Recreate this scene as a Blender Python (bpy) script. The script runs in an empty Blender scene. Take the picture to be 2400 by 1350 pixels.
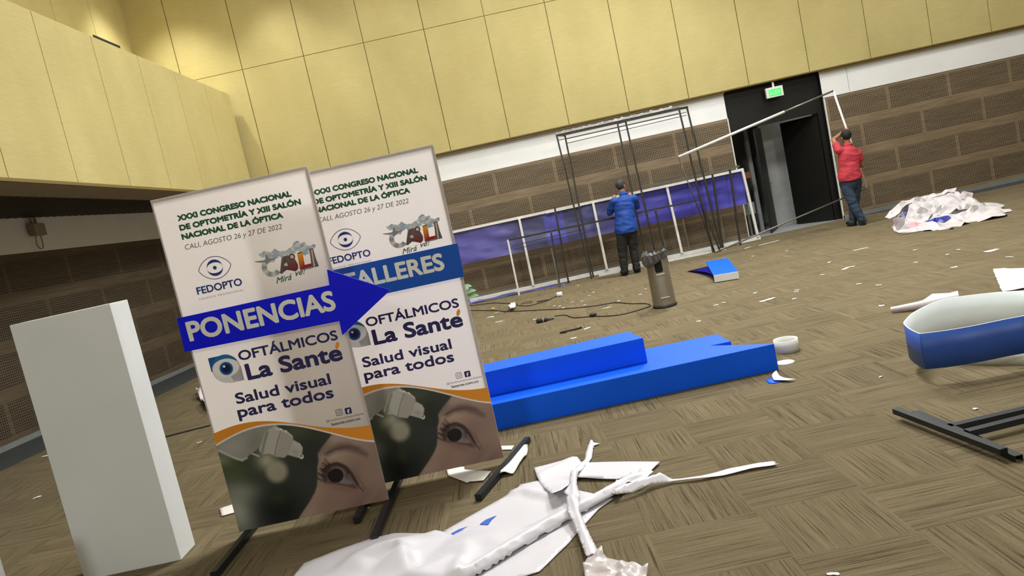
import bpy, bmesh, math, random
import numpy as np
from mathutils import Vector, Matrix, noise
from mathutils.geometry import delaunay_2d_cdt

random.seed(7)
scene = bpy.context.scene
col = scene.collection
PI = math.pi

# ------------------------------------------------------------------ camera
CAM_R = [[0.97702251, 0.21284208, 0.01119217], [-0.01165628, 0.10579224, -0.99431993], [-0.21281717, 0.9713425, 0.10584235]]
cam_d = bpy.data.cameras.new('camera')
cam = bpy.data.objects.new('camera', cam_d)
col.objects.link(cam)
cam_d.sensor_fit = 'HORIZONTAL'
cam_d.sensor_width = 36.0
cam_d.lens = 1704.4 / 2400 * 36.0
cam_d.clip_end = 100
cam.matrix_world = Matrix.Translation((0, 0, 1.65)) @ Matrix(CAM_R).to_4x4()
scene.camera = cam

# ------------------------------------------------------------------ world, exposure, room lamps, added floods
w = bpy.data.worlds.new('world'); scene.world = w
w.use_nodes = True
w.node_tree.nodes['Background'].inputs[0].default_value = (0.9, 0.95, 1.0, 1)
w.node_tree.nodes['Background'].inputs[1].default_value = 0.0
scene.view_settings.view_transform = 'Standard'
scene.view_settings.look = 'None'
scene.view_settings.gamma = 1.0
scene.view_settings.exposure = 0.18
scene.view_settings.use_curve_mapping = False

def area(name, loc, size, power, color=(.985, 1, .99), rot=(0, 0, 0), sy=None):
    d = bpy.data.lights.new(name, 'AREA'); d.energy = power; d.color = color
    d.shape = 'RECTANGLE'; d.size = size; d.size_y = sy or size
    o = bpy.data.objects.new(name, d); col.objects.link(o); o.location = loc; o.rotation_euler = rot
    return o
def spot(name, loc, power, angle, rot=(0, 0, 0), color=(1, 1, .97), blend=.8, r=.12):
    d = bpy.data.lights.new(name, 'SPOT'); d.energy = power; d.color = color
    d.spot_size = math.radians(angle); d.spot_blend = blend; d.shadow_soft_size = r
    o = bpy.data.objects.new(name, d); col.objects.link(o); o.location = loc; o.rotation_euler = rot
    return o
def aim(loc, to):
    return (Vector(to) - Vector(loc)).to_track_quat('-Z', 'Y').to_euler()
# ceiling lamps over the hall, downlights washing the panel wall, unseen floods added to balance brightness
for x, y, p in ((1.5, 7.5, 440), (5.0, 7.2, 110), (-2.5, 11.0, 75), (5.5, 11.0, 115), (9.5, 11.0, 150)):
    area('hall_lamp', (x, y, 7.85), 1.8, p)
for x, p in ((-5.5, 480), (-3.5, 300), (-1.6, 105), (0.3, 95), (2.2, 40), (4.4, 25)):
    spot('wall_washer', (x, 13.55, 7.8), p, 80, (math.radians(4), 0, 0))
for l, to, p in (((-3, -5, 7), (-1, 8, 1.5), 190), ((7, -5, 7.8), (5, 12, 1.5), 360), ((4.2, 12.5, 7.8), (0, 4, 0), 580)):
    area('added_flood', l, 1.0, p, rot=aim(l, to))

# ------------------------------------------------------------------ materials
def lin(c):
    return tuple((v / 12.92 if v <= .04045 else ((v + .055) / 1.055) ** 2.4) for v in (x / 255 for x in c))
class NT:
    def __init__(s, m):
        s.t = m.node_tree; s.n = s.t.nodes; s.l = s.t.links
    def add(s, kind, **kw):
        n = s.n.new(kind)
        for k, v in kw.items(): setattr(n, k, v)
        return n
    def set(s, sock, v):
        if hasattr(v, 'is_output'): s.l.new(v, sock)
        else: sock.default_value = v
    def m(s, op, a, b=0.0, c=0.0):
        n = s.add('ShaderNodeMath', operation=op)
        s.set(n.inputs[0], a); s.set(n.inputs[1], b)
        if len(n.inputs) > 2: s.set(n.inputs[2], c)
        return n.outputs[0]
    def mix(s, f, a, b):
        n = s.add('ShaderNodeMix', data_type='RGBA')
        s.set(n.inputs[0], f); s.set(n.inputs[6], a); s.set(n.inputs[7], b)
        return n.outputs[2]
    def noise(s, vec, scale, detail=3, rough=.5):
        n = s.add('ShaderNodeTexNoise'); s.l.new(vec, n.inputs['Vector'])
        n.inputs['Scale'].default_value = scale; n.inputs['Detail'].default_value = detail; n.inputs['Roughness'].default_value = rough
        return n.outputs[0]
    def coord(s, which='Object'):
        return s.add('ShaderNodeTexCoord').outputs[which]
    def mapping(s, vec, scale=(1, 1, 1), rot=(0, 0, 0)):
        n = s.add('ShaderNodeMapping'); s.l.new(vec, n.inputs[0])
        n.inputs['Scale'].default_value = scale; n.inputs['Rotation'].default_value = rot
        return n.outputs[0]
    def bump(s, h, strength, dist=.01):
        n = s.add('ShaderNodeBump'); s.l.new(h, n.inputs['Height'])
        n.inputs['Strength'].default_value = strength; n.inputs['Distance'].default_value = dist
        return n.outputs[0]
    def ramp(s, f, stops):
        n = s.add('ShaderNodeValToRGB'); s.l.new(f, n.inputs[0])
        e = n.color_ramp.elements
        while len(e) < len(stops): e.new(.5)
        for el, (p, c) in zip(e, stops): el.position = p; el.color = (*c, 1)
        return n.outputs[0]
MATS = {}
def mat(name, rgb=(200, 200, 200), rough=.6, metal=0.0, emit=None, estr=1.0, mottle=.06, mscale=6.0, bump=0.0, bscale=200.0, spec=.5, alpha=1.0, trans=0.0):
    if name in MATS: return MATS[name]
    m = bpy.data.materials.new(name); m.use_nodes = True
    t = NT(m); b = t.n['Principled BSDF']
    c = lin(rgb)
    v = t.coord('Object')
    f = t.noise(v, mscale, 4)
    lo = tuple(x * (1 - mottle) for x in c); hi = tuple(min(1, x * (1 + mottle)) for x in c)
    t.l.new(t.ramp(f, [(.3, lo), (.7, hi)]), b.inputs['Base Color'])
    b.inputs['Roughness'].default_value = rough; b.inputs['Metallic'].default_value = metal
    b.inputs['Specular IOR Level'].default_value = spec
    if emit:
        b.inputs['Emission Color'].default_value = (*lin(emit), 1); b.inputs['Emission Strength'].default_value = estr
    if bump:
        t.l.new(t.bump(t.noise(v, bscale, 2), bump, .002), b.inputs['Normal'])
    if alpha < 1: b.inputs['Alpha'].default_value = alpha
    MATS[name] = m
    return m

def translucent(m, fac):
    """thin cloth: part of the light goes through"""
    t = NT(m); out = t.n['Material Output']; b = t.n['Principled BSDF']
    tr = t.add('ShaderNodeBsdfTranslucent'); mx = t.add('ShaderNodeMixShader'); mx.inputs[0].default_value = fac
    src = b.inputs['Base Color'].links[0].from_socket
    t.l.new(src, tr.inputs['Color']); t.l.new(b.outputs[0], mx.inputs[1]); t.l.new(tr.outputs[0], mx.inputs[2]); t.l.new(mx.outputs[0], out.inputs['Surface'])
    return m
def panel_mat():
    m = bpy.data.materials.new('acoustic_panel_fabric'); m.use_nodes = True
    t = NT(m); b = t.n['Principled BSDF']
    v = t.coord('Object')
    cloud = t.noise(t.mapping(v, (.9, .9, .5)), 1.2, 4, .6)
    weave = t.noise(t.mapping(v, (2, 2, 26)), 3.0, 5, .65)
    c1 = t.ramp(cloud, [(.3, lin((188, 173, 116))), (.7, lin((200, 186, 128)))])
    c2 = t.ramp(weave, [(.25, (.90, .90, .88)), (.75, (1.05, 1.05, 1.05))])
    n = t.add('ShaderNodeMix', data_type='RGBA', blend_type='MULTIPLY'); n.inputs[0].default_value = 1
    t.l.new(c1, n.inputs[6]); t.l.new(c2, n.inputs[7])
    t.l.new(n.outputs[2], b.inputs['Base Color'])
    b.inputs['Roughness'].default_value = .75; b.inputs['Specular IOR Level'].default_value = .2
    t.l.new(t.bump(weave, .15, .004), b.inputs['Normal'])
    return m
M_PANEL = panel_mat()

def carpet_mat():
    m = bpy.data.materials.new('carpet_tiles'); m.use_nodes = True
    t = NT(m); b = t.n['Principled BSDF']
    sep = t.add('ShaderNodeSeparateXYZ'); t.l.new(t.coord('Object'), sep.inputs[0])
    TX, TY, X0, Y0 = .517, .465, .868, 2.862
    u = t.m('DIVIDE', t.m('SUBTRACT', sep.outputs[0], X0), TX)
    v = t.m('DIVIDE', t.m('SUBTRACT', sep.outputs[1], Y0), TY)
    iu = t.m('FLOOR', u); iv = t.m('FLOOR', v)
    par = t.m('FLOORED_MODULO', t.m('ADD', iu, iv), 2.0)
    fu = t.m('SUBTRACT', u, iu); fv = t.m('SUBTRACT', v, iv)
    # across / along the ribs, by tile orientation
    ac = t.m('ADD', t.m('MULTIPLY', fu, t.m('SUBTRACT', 1.0, par)), t.m('MULTIPLY', fv, par))
    al = t.m('ADD', t.m('MULTIPLY', fv, t.m('SUBTRACT', 1.0, par)), t.m('MULTIPLY', fu, par))
    seed = t.m('ADD', t.m('MULTIPLY', iu, 7.31), t.m('MULTIPLY', iv, 3.77))
    def vec(a, bb, c):
        n = t.add('ShaderNodeCombineXYZ'); t.set(n.inputs[0], a); t.set(n.inputs[1], bb); t.set(n.inputs[2], c); return n.outputs[0]
    band = t.noise(vec(t.m('MULTIPLY', ac, 5.0), t.m('MULTIPLY', al, .35), seed), 1.0, 2)
    rib = t.noise(vec(t.m('MULTIPLY', ac, 62.0), t.m('MULTIPLY', al, 1.1), seed), 1.0, 3, .6)
    fine = t.noise(vec(t.m('MULTIPLY', ac, 90.0), t.m('MULTIPLY', al, 40.0), seed), 1.0, 3, .7)
    tile = t.add('ShaderNodeTexWhiteNoise', noise_dimensions='2D')
    t.l.new(vec(iu, iv, 0.0), tile.inputs['Vector'])
    base = t.ramp(rib, [(.34, lin((78, 68, 50))), (.43, lin((112, 100, 76))), (.66, lin((128, 115, 90)))])
    n = t.add('ShaderNodeMix', data_type='RGBA', blend_type='MULTIPLY'); n.inputs[0].default_value = 1
    t.l.new(base, n.inputs[6]); t.l.new(t.ramp(band, [(.3, (.86, .86, .86)), (.7, (1.08, 1.08, 1.08))]), n.inputs[7])
    n2 = t.add('ShaderNodeMix', data_type='RGBA', blend_type='MULTIPLY'); n2.inputs[0].default_value = 1
    t.l.new(n.outputs[2], n2.inputs[6]); t.l.new(t.ramp(fine, [(.25, (.86, .86, .86)), (.75, (1.14, 1.14, 1.14))]), n2.inputs[7])
    n3 = t.add('ShaderNodeMix', data_type='RGBA', blend_type='MULTIPLY'); n3.inputs[0].default_value = 1
    t.l.new(n2.outputs[2], n3.inputs[6]); t.l.new(t.ramp(tile.outputs['Value'], [(0, (.93, .93, .93)), (1, (1.06, 1.06, 1.06))]), n3.inputs[7])
    t.l.new(n3.outputs[2], b.inputs['Base Color'])
    b.inputs['Roughness'].default_value = .95; b.inputs['Specular IOR Level'].default_value = .12
    t.l.new(t.bump(t.m('ADD', rib, t.m('MULTIPLY', fine, .6)), .5, .006), b.inputs['Normal'])
    return m
M_CARPET = carpet_mat()

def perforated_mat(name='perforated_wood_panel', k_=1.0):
    m = bpy.data.materials.new(name); m.use_nodes = True
    t = NT(m); b = t.n['Principled BSDF']
    co = t.coord('Object')
    sep = t.add('ShaderNodeSeparateXYZ'); t.l.new(co, sep.inputs[0])
    x, z = sep.outputs[0], sep.outputs[2]
    RH, BW, HP = .615, 1.238, .0347
    r = t.m('DIVIDE', t.m('SUBTRACT', z, .045), RH)
    k = t.m('FLOOR', r); fv = t.m('MULTIPLY', t.m('SUBTRACT', r, k), RH)
    even = t.m('SUBTRACT', 1.0, t.m('FLOORED_MODULO', k, 2.0))
    xs = t.m('ADD', x, t.m('MULTIPLY', even, BW / 2))
    uu = t.m('DIVIDE', xs, BW)
    fu = t.m('MULTIPLY', t.m('SUBTRACT', uu, t.m('FLOOR', uu)), BW)
    def inside(a, lo, hi): return t.m('MULTIPLY', t.m('GREATER_THAN', a, lo), t.m('LESS_THAN', a, hi))
    area_m = t.m('MULTIPLY', inside(fu, .035, BW - .035), inside(fv, .092, .537))
    hx = t.m('SUBTRACT', t.m('FRACT', t.m('DIVIDE', fu, HP)), .5)
    hz = t.m('SUBTRACT', t.m('FRACT', t.m('DIVIDE', t.m('SUBTRACT', fv, .1), HP)), .5)
    d2 = t.m('ADD', t.m('POWER', t.m('ABSOLUTE', hx), 4.0), t.m('POWER', t.m('ABSOLUTE', hz), 4.0))
    hole = t.m('MULTIPLY', t.m('LESS_THAN', d2, .30 ** 4), area_m)
    seam = t.m('MAXIMUM', t.m('LESS_THAN', fu, .004), t.m('LESS_THAN', fv, .004))
    grain = t.noise(t.mapping(co, (.9, 1, 14)), 2.2, 5, .6)
    big = t.noise(t.mapping(co, (.5, 1, 2.2)), 1.3, 3, .6)
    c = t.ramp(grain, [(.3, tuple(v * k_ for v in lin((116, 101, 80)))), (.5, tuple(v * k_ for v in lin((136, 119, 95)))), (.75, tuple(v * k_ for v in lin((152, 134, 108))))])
    n = t.add('ShaderNodeMix', data_type='RGBA', blend_type='MULTIPLY'); n.inputs[0].default_value = 1
    t.l.new(c, n.inputs[6]); t.l.new(t.ramp(big, [(.3, (.88, .87, .86)), (.7, (1.05, 1.05, 1.04))]), n.inputs[7])
    c = t.mix(t.m('MULTIPLY', seam, .45), n.outputs[2], (*lin((70, 60, 48)), 1))
    c = t.mix(hole, c, (*lin((32, 27, 21)), 1))
    t.l.new(c, b.inputs['Base Color'])
    b.inputs['Roughness'].default_value = .55; b.inputs['Specular IOR Level'].default_value = .25
    return m
M_PERF = perforated_mat()
M_PERFSHADE = perforated_mat('shade_tinted_perforated_panel', .5)  # same wood, colour darkened to stand in for shade under the balcony

def vcol_mat(name, rough=.5):
    m = bpy.data.materials.new(name); m.use_nodes = True
    t = NT(m); b = t.n['Principled BSDF']
    a = t.add('ShaderNodeVertexColor'); a.layer_name = 'Col'
    t.l.new(a.outputs[0], b.inputs['Base Color']); b.inputs['Roughness'].default_value = rough
    b.inputs['Specular IOR Level'].default_value = .25
    return m

def purple_mat():
    m = bpy.data.materials.new('purple_display_fabric'); m.use_nodes = True
    t = NT(m); b = t.n['Principled BSDF']
    co = t.coord('Object'); sep = t.add('ShaderNodeSeparateXYZ'); t.l.new(co, sep.inputs[0])
    x = sep.outputs[0]
    # the printed cloth: violet at the left, dull grey violet in the middle with one lighter block, deep violet at the right
    n = t.add('ShaderNodeValToRGB'); t.l.new(t.m('DIVIDE', t.m('ADD', x, 3.1), 6.0), n.inputs[0])
    e = n.color_ramp.elements
    stops = [(0, (98, 94, 176)), (.15, (104, 100, 172)), (.24, (88, 88, 132)), (.32, (86, 86, 122)), (.325, (98, 98, 192)), (.385, (96, 96, 190)), (.39, (84, 84, 126)), (.53, (84, 84, 136)), (.6, (80, 78, 176)), (.8, (66, 62, 162)), (1, (82, 78, 182))]
    while len(e) < len(stops): e.new(.5)
    for el, (p, c) in zip(e, stops): el.position = p; el.color = (*lin(c), 1)
    t.l.new(n.outputs[0], b.inputs['Base Color'])
    b.inputs['Roughness'].default_value = .5
    fold = t.noise(t.mapping(co, (1.2, 1, 5), (0, .5, 0)), 1.2, 3)
    t.l.new(t.bump(fold, .22, .05), b.inputs['Normal'])
    return m
M_PURPLE = purple_mat()

M_WHITE = mat('white_paint', (232, 231, 226), .6, mottle=.02)
M_WALLWHITE = mat('white_wall_paint', (242, 242, 240), .7, mottle=.03, mscale=2)
M_BLACK = mat('black_panel', (19, 19, 17), .45, mottle=.1, mscale=1)
M_DARKMETAL = mat('dark_grey_metal', (74, 72, 66), .4, .6, mottle=.15, mscale=9)
M_STEELBAR = mat('black_powder_coat', (40, 45, 50), .38, .3, mottle=.1)
M_WHITEMETAL = mat('white_coated_tube', (236, 234, 228), .35, mottle=.06, mscale=12)
M_GREYTUBE = mat('grey_metal_tube', (128, 125, 116), .35, .6, mottle=.15)
M_VINYL = mat('white_vinyl_sheet', (226, 223, 229), .42, mottle=.02, mscale=3)
M_VINYLPINK = mat('vinyl_pale_back', (226, 216, 220), .5, mottle=.03)
M_PAPER = mat('white_paper', (240, 238, 230), .7, mottle=.03)
M_BLUE = mat('blue_painted_board', (6, 100, 255), .5, mottle=.04, mscale=3, spec=.25)
M_BLUEDEEP = mat('royal_blue_board', (2, 16, 232), .35, mottle=.03)
M_BLUESIGN = mat('mid_blue_board', (8, 84, 184), .4, mottle=.03)
M_RINGBLUE = mat('blue_ring_board', (46, 88, 178), .45, mottle=.04)
M_RINGWHITE = mat('pale_inner_board', (240, 247, 247), .5, mottle=.02)
M_BANNER = mat('white_banner_cloth', (246, 238, 234), .7, mottle=.015, mscale=3, bump=.05, bscale=8)
translucent(M_BANNER, .55)
M_GREEN = mat('dark_green_ink', (22, 92, 62), .6, mottle=.12, mscale=30)
M_GREYINK = mat('grey_ink', (92, 92, 90), .6)
M_NAVY = mat('navy_ink', (38, 34, 92), .6)
M_LOGOBLUE = mat('logo_blue_ink', (34, 62, 142), .6, mottle=.2, mscale=20)
M_ORANGE = mat('orange_ink', (234, 152, 52), .6)
M_LETTERWHITE = mat('white_lettering', (240, 240, 228), .55)
M_STEEL = mat('stainless_steel', (158, 150, 132), .5, .75, mottle=.06, mscale=4)
M_BAG = mat('black_bin_bag', (84, 84, 82), .3, mottle=.2, mscale=30, spec=.7)
M_CABLE = mat('black_cable', (38, 34, 30), .6)
M_SKIN = mat('skin', (166, 112, 84), .55, mottle=.06, mscale=12)
M_HAIR = mat('dark_hair', (24, 22, 20), .7, mottle=.3, mscale=60)
M_HAIRGREY = mat('greying_hair', (58, 56, 52), .7, mottle=.4, mscale=50)
M_REDSHIRT = mat('red_shirt_cloth', (190, 56, 68), .8, mottle=.08, mscale=9)
M_BLUESHIRT = mat('blue_shirt_cloth', (14, 66, 152), .7, mottle=.08, mscale=9)
M_JEANS = mat('blue_jeans_denim', (42, 58, 78), .85, mottle=.3, mscale=6)
M_TROUSER = mat('black_trouser_cloth', (34, 33, 30), .8, mottle=.12)
M_SHOE = mat('black_shoe', (24, 24, 24), .5)
M_LEAF = mat('leaf_green', (120, 158, 118), .5, mottle=.15, mscale=20)
M_WOODTOP = mat('brown_wood', (128, 84, 54), .5, mottle=.15)
M_EYEWHITE = mat('eye_white', (230, 226, 220), .3)
M_TRIM = mat('grey_trim', (128, 134, 132), .5)
M_SOFFIT = mat('soffit_plaster', (168, 154, 132), .8)
M_SLAT = mat('dark_ceiling_slat', (58, 54, 46), .6)
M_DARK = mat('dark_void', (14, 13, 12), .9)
M_YELLOW = mat('yellow_plastic', (226, 196, 60), .5)
M_DEVICE = mat('beige_device', (150, 140, 120), .6)

# ------------------------------------------------------------------ mesh helpers
def finish(name, bm, m, parent=None, smooth=False, loc=None):
    me = bpy.data.meshes.new(name)
    bm.to_mesh(me); bm.free()
    ms = m if isinstance(m, (list, tuple)) else [m]
    for q in ms: me.materials.append(q)
    if smooth:
        for p in me.polygons: p.use_smooth = True
    o = bpy.data.objects.new(name, me); col.objects.link(o)
    if parent: o.parent = parent
    if loc: o.location = loc
    return o
def tag(o, label, cat, group=None, kind=None):
    if label: o['label'] = label
    if cat: o['category'] = cat
    if group: o['group'] = group
    if kind: o['kind'] = kind
    return o
def empty(name, loc, label, cat, group=None, rotz=0):
    o = bpy.data.objects.new(name, None); col.objects.link(o)
    o.location = loc; o.rotation_euler = (0, 0, rotz); o.empty_display_size = .05
    return tag(o, label, cat, group)
def struct(o):
    o['kind'] = 'structure'; return o
def box(bm, a, b, mi=0, bevel=0):
    x0, y0, z0 = a; x1, y1, z1 = b
    vs = [bm.verts.new(p) for p in ((x0, y0, z0), (x1, y0, z0), (x1, y1, z0), (x0, y1, z0), (x0, y0, z1), (x1, y0, z1), (x1, y1, z1), (x0, y1, z1))]
    fs = [bm.faces.new([vs[i] for i in q]) for q in ((3, 2, 1, 0), (4, 5, 6, 7), (0, 1, 5, 4), (1, 2, 6, 5), (2, 3, 7, 6), (3, 0, 4, 7))]
    for f in fs: f.material_index = mi
    if bevel:
        es = list({e for f in fs for e in f.edges})
        bmesh.ops.bevel(bm, geom=es, offset=bevel, segments=2, affect='EDGES', profile=.7)
    return fs
def beam(bm, p, q, wd, ht=None, up=(0, 0, 1), mi=0):
    p, q = Vector(p), Vector(q); ht = ht or wd
    d = (q - p).normalized(); u = Vector(up)
    if abs(d.dot(u)) > .95: u = Vector((0, 1, 0))
    s = d.cross(u).normalized(); t = s.cross(d).normalized()
    vs = []
    for c in (p, q):
        for a, b in ((-1, -1), (1, -1), (1, 1), (-1, 1)): vs.append(bm.verts.new(c + s * a * wd / 2 + t * b * ht / 2))
    for f in ((0, 1, 2, 3), (7, 6, 5, 4), (0, 4, 5, 1), (1, 5, 6, 2), (2, 6, 7, 3), (3, 7, 4, 0)):
        bm.faces.new([vs[i] for i in f]).material_index = mi
def tube(bm, pts, r, seg=8, mi=0, caps=True):
    pts = [Vector(p) for p in pts]; rs = r if isinstance(r, (list, tuple)) else [r] * len(pts)
    rings = []; n0 = None
    for i, p in enumerate(pts):
        d = (pts[min(i + 1, len(pts) - 1)] - pts[max(i - 1, 0)]).normalized()
        if n0 is None: n0 = d.orthogonal().normalized()
        n0 = (n0 - d * n0.dot(d)).normalized(); b = d.cross(n0)
        rings.append([bm.verts.new(p + (n0 * math.cos(2 * PI * k / seg) + b * math.sin(2 * PI * k / seg)) * rs[i]) for k in range(seg)])
    for a, b in zip(rings, rings[1:]):
        for k in range(seg):
            f = bm.faces.new((a[k], a[(k + 1) % seg], b[(k + 1) % seg], b[k])); f.material_index = mi; f.smooth = True
    if caps:
        bm.faces.new(rings[0][::-1]).material_index = mi; bm.faces.new(rings[-1]).material_index = mi
def lathe(bm, prof, seg=32, c=(0, 0), mi=0):
    rings = [[bm.verts.new((c[0] + r * math.cos(2 * PI * k / seg), c[1] + r * math.sin(2 * PI * k / seg), z)) for k in range(seg)] for r, z in prof]
    for a, b in zip(rings, rings[1:]):
        for k in range(seg):
            f = bm.faces.new((a[k], a[(k + 1) % seg], b[(k + 1) % seg], b[k])); f.material_index = mi; f.smooth = True
    return rings
def ball(bm, c, r, sc=(1, 1, 1), seg=16, mi=0, rot=None):
    m = Matrix.Translation(c) @ (rot or Matrix()) @ Matrix.Diagonal((r * sc[0], r * sc[1], r * sc[2], 1))
    g = bmesh.ops.create_uvsphere(bm, u_segments=seg, v_segments=max(6, seg // 2), radius=1, matrix=m)
    for v in g['verts']:
        for f in v.link_faces: f.material_index = mi; f.smooth = True
def prism(bm, pts, axis, a, b, mi=0):
    """extrude a 2D outline: axis 'y' uses (x,z) points between y=a..b, axis 'z' uses (x,y) points between z=a..b"""
    def P(p, t): return (p[0], t, p[1]) if axis == 'y' else (p[0], p[1], t)
    A = [bm.verts.new(P(p, a)) for p in pts]; B = [bm.verts.new(P(p, b)) for p in pts]
    n = len(pts); fs = [bm.faces.new(A), bm.faces.new(B[::-1])]
    for i in range(n): fs.append(bm.faces.new((A[i], B[i], B[(i + 1) % n], A[(i + 1) % n])))
    for f in fs: f.material_index = mi
    bmesh.ops.recalc_face_normals(bm, faces=fs)
    return fs
def spline(pts, n=8, closed=False):
    pts = [Vector(p) for p in pts]; out = []; N = len(pts)
    for i in range(N if closed else N - 1):
        if closed: p0, p1, p2, p3 = pts[i - 1], pts[i], pts[(i + 1) % N], pts[(i + 2) % N]
        else: p0, p1, p2, p3 = pts[max(i - 1, 0)], pts[i], pts[i + 1], pts[min(i + 2, N - 1)]
        for k in range(n):
            t = k / n
            out.append(.5 * ((2 * p1) + (p2 - p0) * t + (2 * p0 - 5 * p1 + 4 * p2 - p3) * t * t + (3 * p1 - p0 - 3 * p2 + p3) * t ** 3))
    if not closed: out.append(pts[-1])
    return out
def in_poly(x, y, P):
    r = False; j = len(P) - 1
    for i in range(len(P)):
        if (P[i][1] > y) != (P[j][1] > y) and x < (P[j][0] - P[i][0]) * (y - P[i][1]) / (P[j][1] - P[i][1]) + P[i][0]: r = not r
        j = i
    return r
def seg_d(x, y, a, b):
    dx, dy = b[0] - a[0], b[1] - a[1]; L = dx * dx + dy * dy
    t = 0 if L == 0 else max(0, min(1, ((x - a[0]) * dx + (y - a[1]) * dy) / L))
    return math.hypot(x - a[0] - t * dx, y - a[1] - t * dy), t
def ridge(x, y, line, wd, h, sharp=1.0, side=0):
    d = min(seg_d(x, y, a, b)[0] for a, b in zip(line, line[1:]))
    return h * max(0, 1 - d / wd) ** sharp
def roll(x, y, line, r):
    d = min(seg_d(x, y, a, b)[0] for a, b in zip(line, line[1:]))
    return 2 * r * math.sqrt(max(0, 1 - (d / r) ** 2)) if d < r else 0
def sheet(name, outline, hf, m, res=.02, parent=None, thick=.0018, ragged=0.0, base=.004, smooth=True, lines=(), relax=0):
    """a limp sheet lying on the floor: outline in metres, hf(x, y) its height above the floor"""
    out = []
    n = len(outline)
    for i in range(n):
        a, b = outline[i], outline[(i + 1) % n]
        L = math.hypot(b[0] - a[0], b[1] - a[1]); k = max(1, int(L / res))
        for j in range(k):
            t = j / k; q = (a[0] + (b[0] - a[0]) * t, a[1] + (b[1] - a[1]) * t)
            if ragged and j: q = (q[0] + random.uniform(-ragged, ragged), q[1] + random.uniform(-ragged, ragged))
            out.append(q)
    xs = [p[0] for p in out]; ys = [p[1] for p in out]
    pts = [Vector(p) for p in out]; edges = [(i, (i + 1) % len(out)) for i in range(len(out))]
    fixed = []
    for ln in lines:
        q = [ln[0]]
        for a, b in zip(ln, ln[1:]):
            k = max(1, int(math.hypot(b[0] - a[0], b[1] - a[1]) / res))
            q += [(a[0] + (b[0] - a[0]) * t / k, a[1] + (b[1] - a[1]) * t / k) for t in range(1, k + 1)]
        k0 = len(pts); pts += [Vector(p) for p in q]; edges += [(k0 + i, k0 + i + 1) for i in range(len(q) - 1)]; fixed += q
    x = min(xs)
    row = 0
    while x < max(xs):
        y = min(ys) + (res / 2 if row % 2 else 0)
        while y < max(ys):
            if in_poly(x, y, out) and min(seg_d(x, y, out[i], out[(i + 1) % len(out)])[0] for i in range(len(out))) > res * .5 and (not fixed or min((x - p[0]) ** 2 + (y - p[1]) ** 2 for p in fixed) > (res * .5) ** 2):
                pts.append(Vector((x, y)))
            y += res
        x += res * .87; row += 1
    vs, es, fs, *_ = delaunay_2d_cdt(pts, edges, [], 1, 1e-5)
    bm = bmesh.new()
    V = [bm.verts.new((v.x, v.y, base + hf(v.x, v.y))) for v in vs]
    for f in fs:
        try: bm.faces.new([V[i] for i in f])
        except ValueError: pass
    for v in [v for v in bm.verts if not v.link_faces]: bm.verts.remove(v)
    bmesh.ops.recalc_face_normals(bm, faces=bm.faces)
    for _ in range(relax): bmesh.ops.smooth_vert(bm, verts=[v for v in bm.verts if not v.is_boundary], factor=.5, use_axis_x=False, use_axis_y=False, use_axis_z=True)
    if sum(f.normal.z for f in bm.faces) < 0: bmesh.ops.reverse_faces(bm, faces=bm.faces)
    if thick: bmesh.ops.solidify(bm, geom=bm.faces[:], thickness=thick)
    return finish(name, bm, m, parent, smooth)
def fold_height(outline, lines):
    """height field of a stiff sheet creased along the given lines (all points carry their height)"""
    pts = [Vector(p[:2]) for p in outline]; hs = [p[2] for p in outline]
    edges = [(i, (i + 1) % len(outline)) for i in range(len(outline))]
    for ln in lines:
        k0 = len(pts)
        for p in ln: pts.append(Vector(p[:2])); hs.append(p[2])
        edges += [(k0 + i, k0 + i + 1) for i in range(len(ln) - 1)]
    vs, es, fs, ov, *_ = delaunay_2d_cdt(pts, edges, [], 1, 1e-5)
    H = []
    for v, o_ in zip(vs, ov):
        if o_: H.append(hs[o_[0]])
        else:
            dd = sorted((((Vector(v) - p).length, h) for p, h in zip(pts, hs)))[:2]; H.append((dd[0][1] + dd[1][1]) / 2)
    T = []
    for f in fs:
        a, b, c = (vs[i] for i in f[:3]); den = (b.y - c.y) * (a.x - c.x) + (c.x - b.x) * (a.y - c.y)
        if abs(den) > 1e-12: T.append((a, b, c, den, [H[i] for i in f[:3]], min(a.x, b.x, c.x), max(a.x, b.x, c.x), min(a.y, b.y, c.y), max(a.y, b.y, c.y)))
    def raw(x, y):
        for a, b, c, den, h, x0, x1, y0, y1 in T:
            if x0 - 1e-6 <= x <= x1 + 1e-6 and y0 - 1e-6 <= y <= y1 + 1e-6:
                u = ((b.y - c.y) * (x - c.x) + (c.x - b.x) * (y - c.y)) / den; v = ((c.y - a.y) * (x - c.x) + (a.x - c.x) * (y - c.y)) / den
                if u > -1e-6 and v > -1e-6 and u + v < 1 + 1e-6: return u * h[0] + v * h[1] + (1 - u - v) * h[2]
        return None
    def hf(x, y):
        c = raw(x, y); n_ = 1
        if c is None:
            return min((seg_d(x, y, outline[i], outline[(i + 1) % len(outline)])[0], outline[i][2]) for i in range(len(outline)))[1]
        t_ = c
        for dx, dy in ((.012, 0), (-.012, 0), (0, .012), (0, -.012)):
            r_ = raw(x + dx, y + dy)
            if r_ is not None: t_ += r_; n_ += 1
        return t_ / n_
    return hf
def wrinkle(x, y, sc, amp, seed=0):
    v = noise.noise(Vector((x * sc, y * sc, seed)))
    return amp * (1 - abs(v) * 2.2)
def crease(x, y, sc, amp, seed=0):
    p = Vector((x * sc + noise.noise(Vector((x * sc * .5, y * sc * .5, seed))) * 1.2, y * sc, seed))
    return amp * max(0, noise.noise(p) + abs(noise.noise(p * 2.1)) * .5)
def evaluated(o):
    d = bpy.context.evaluated_depsgraph_get()
    return bpy.data.meshes.new_from_object(o.evaluated_get(d))
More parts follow.
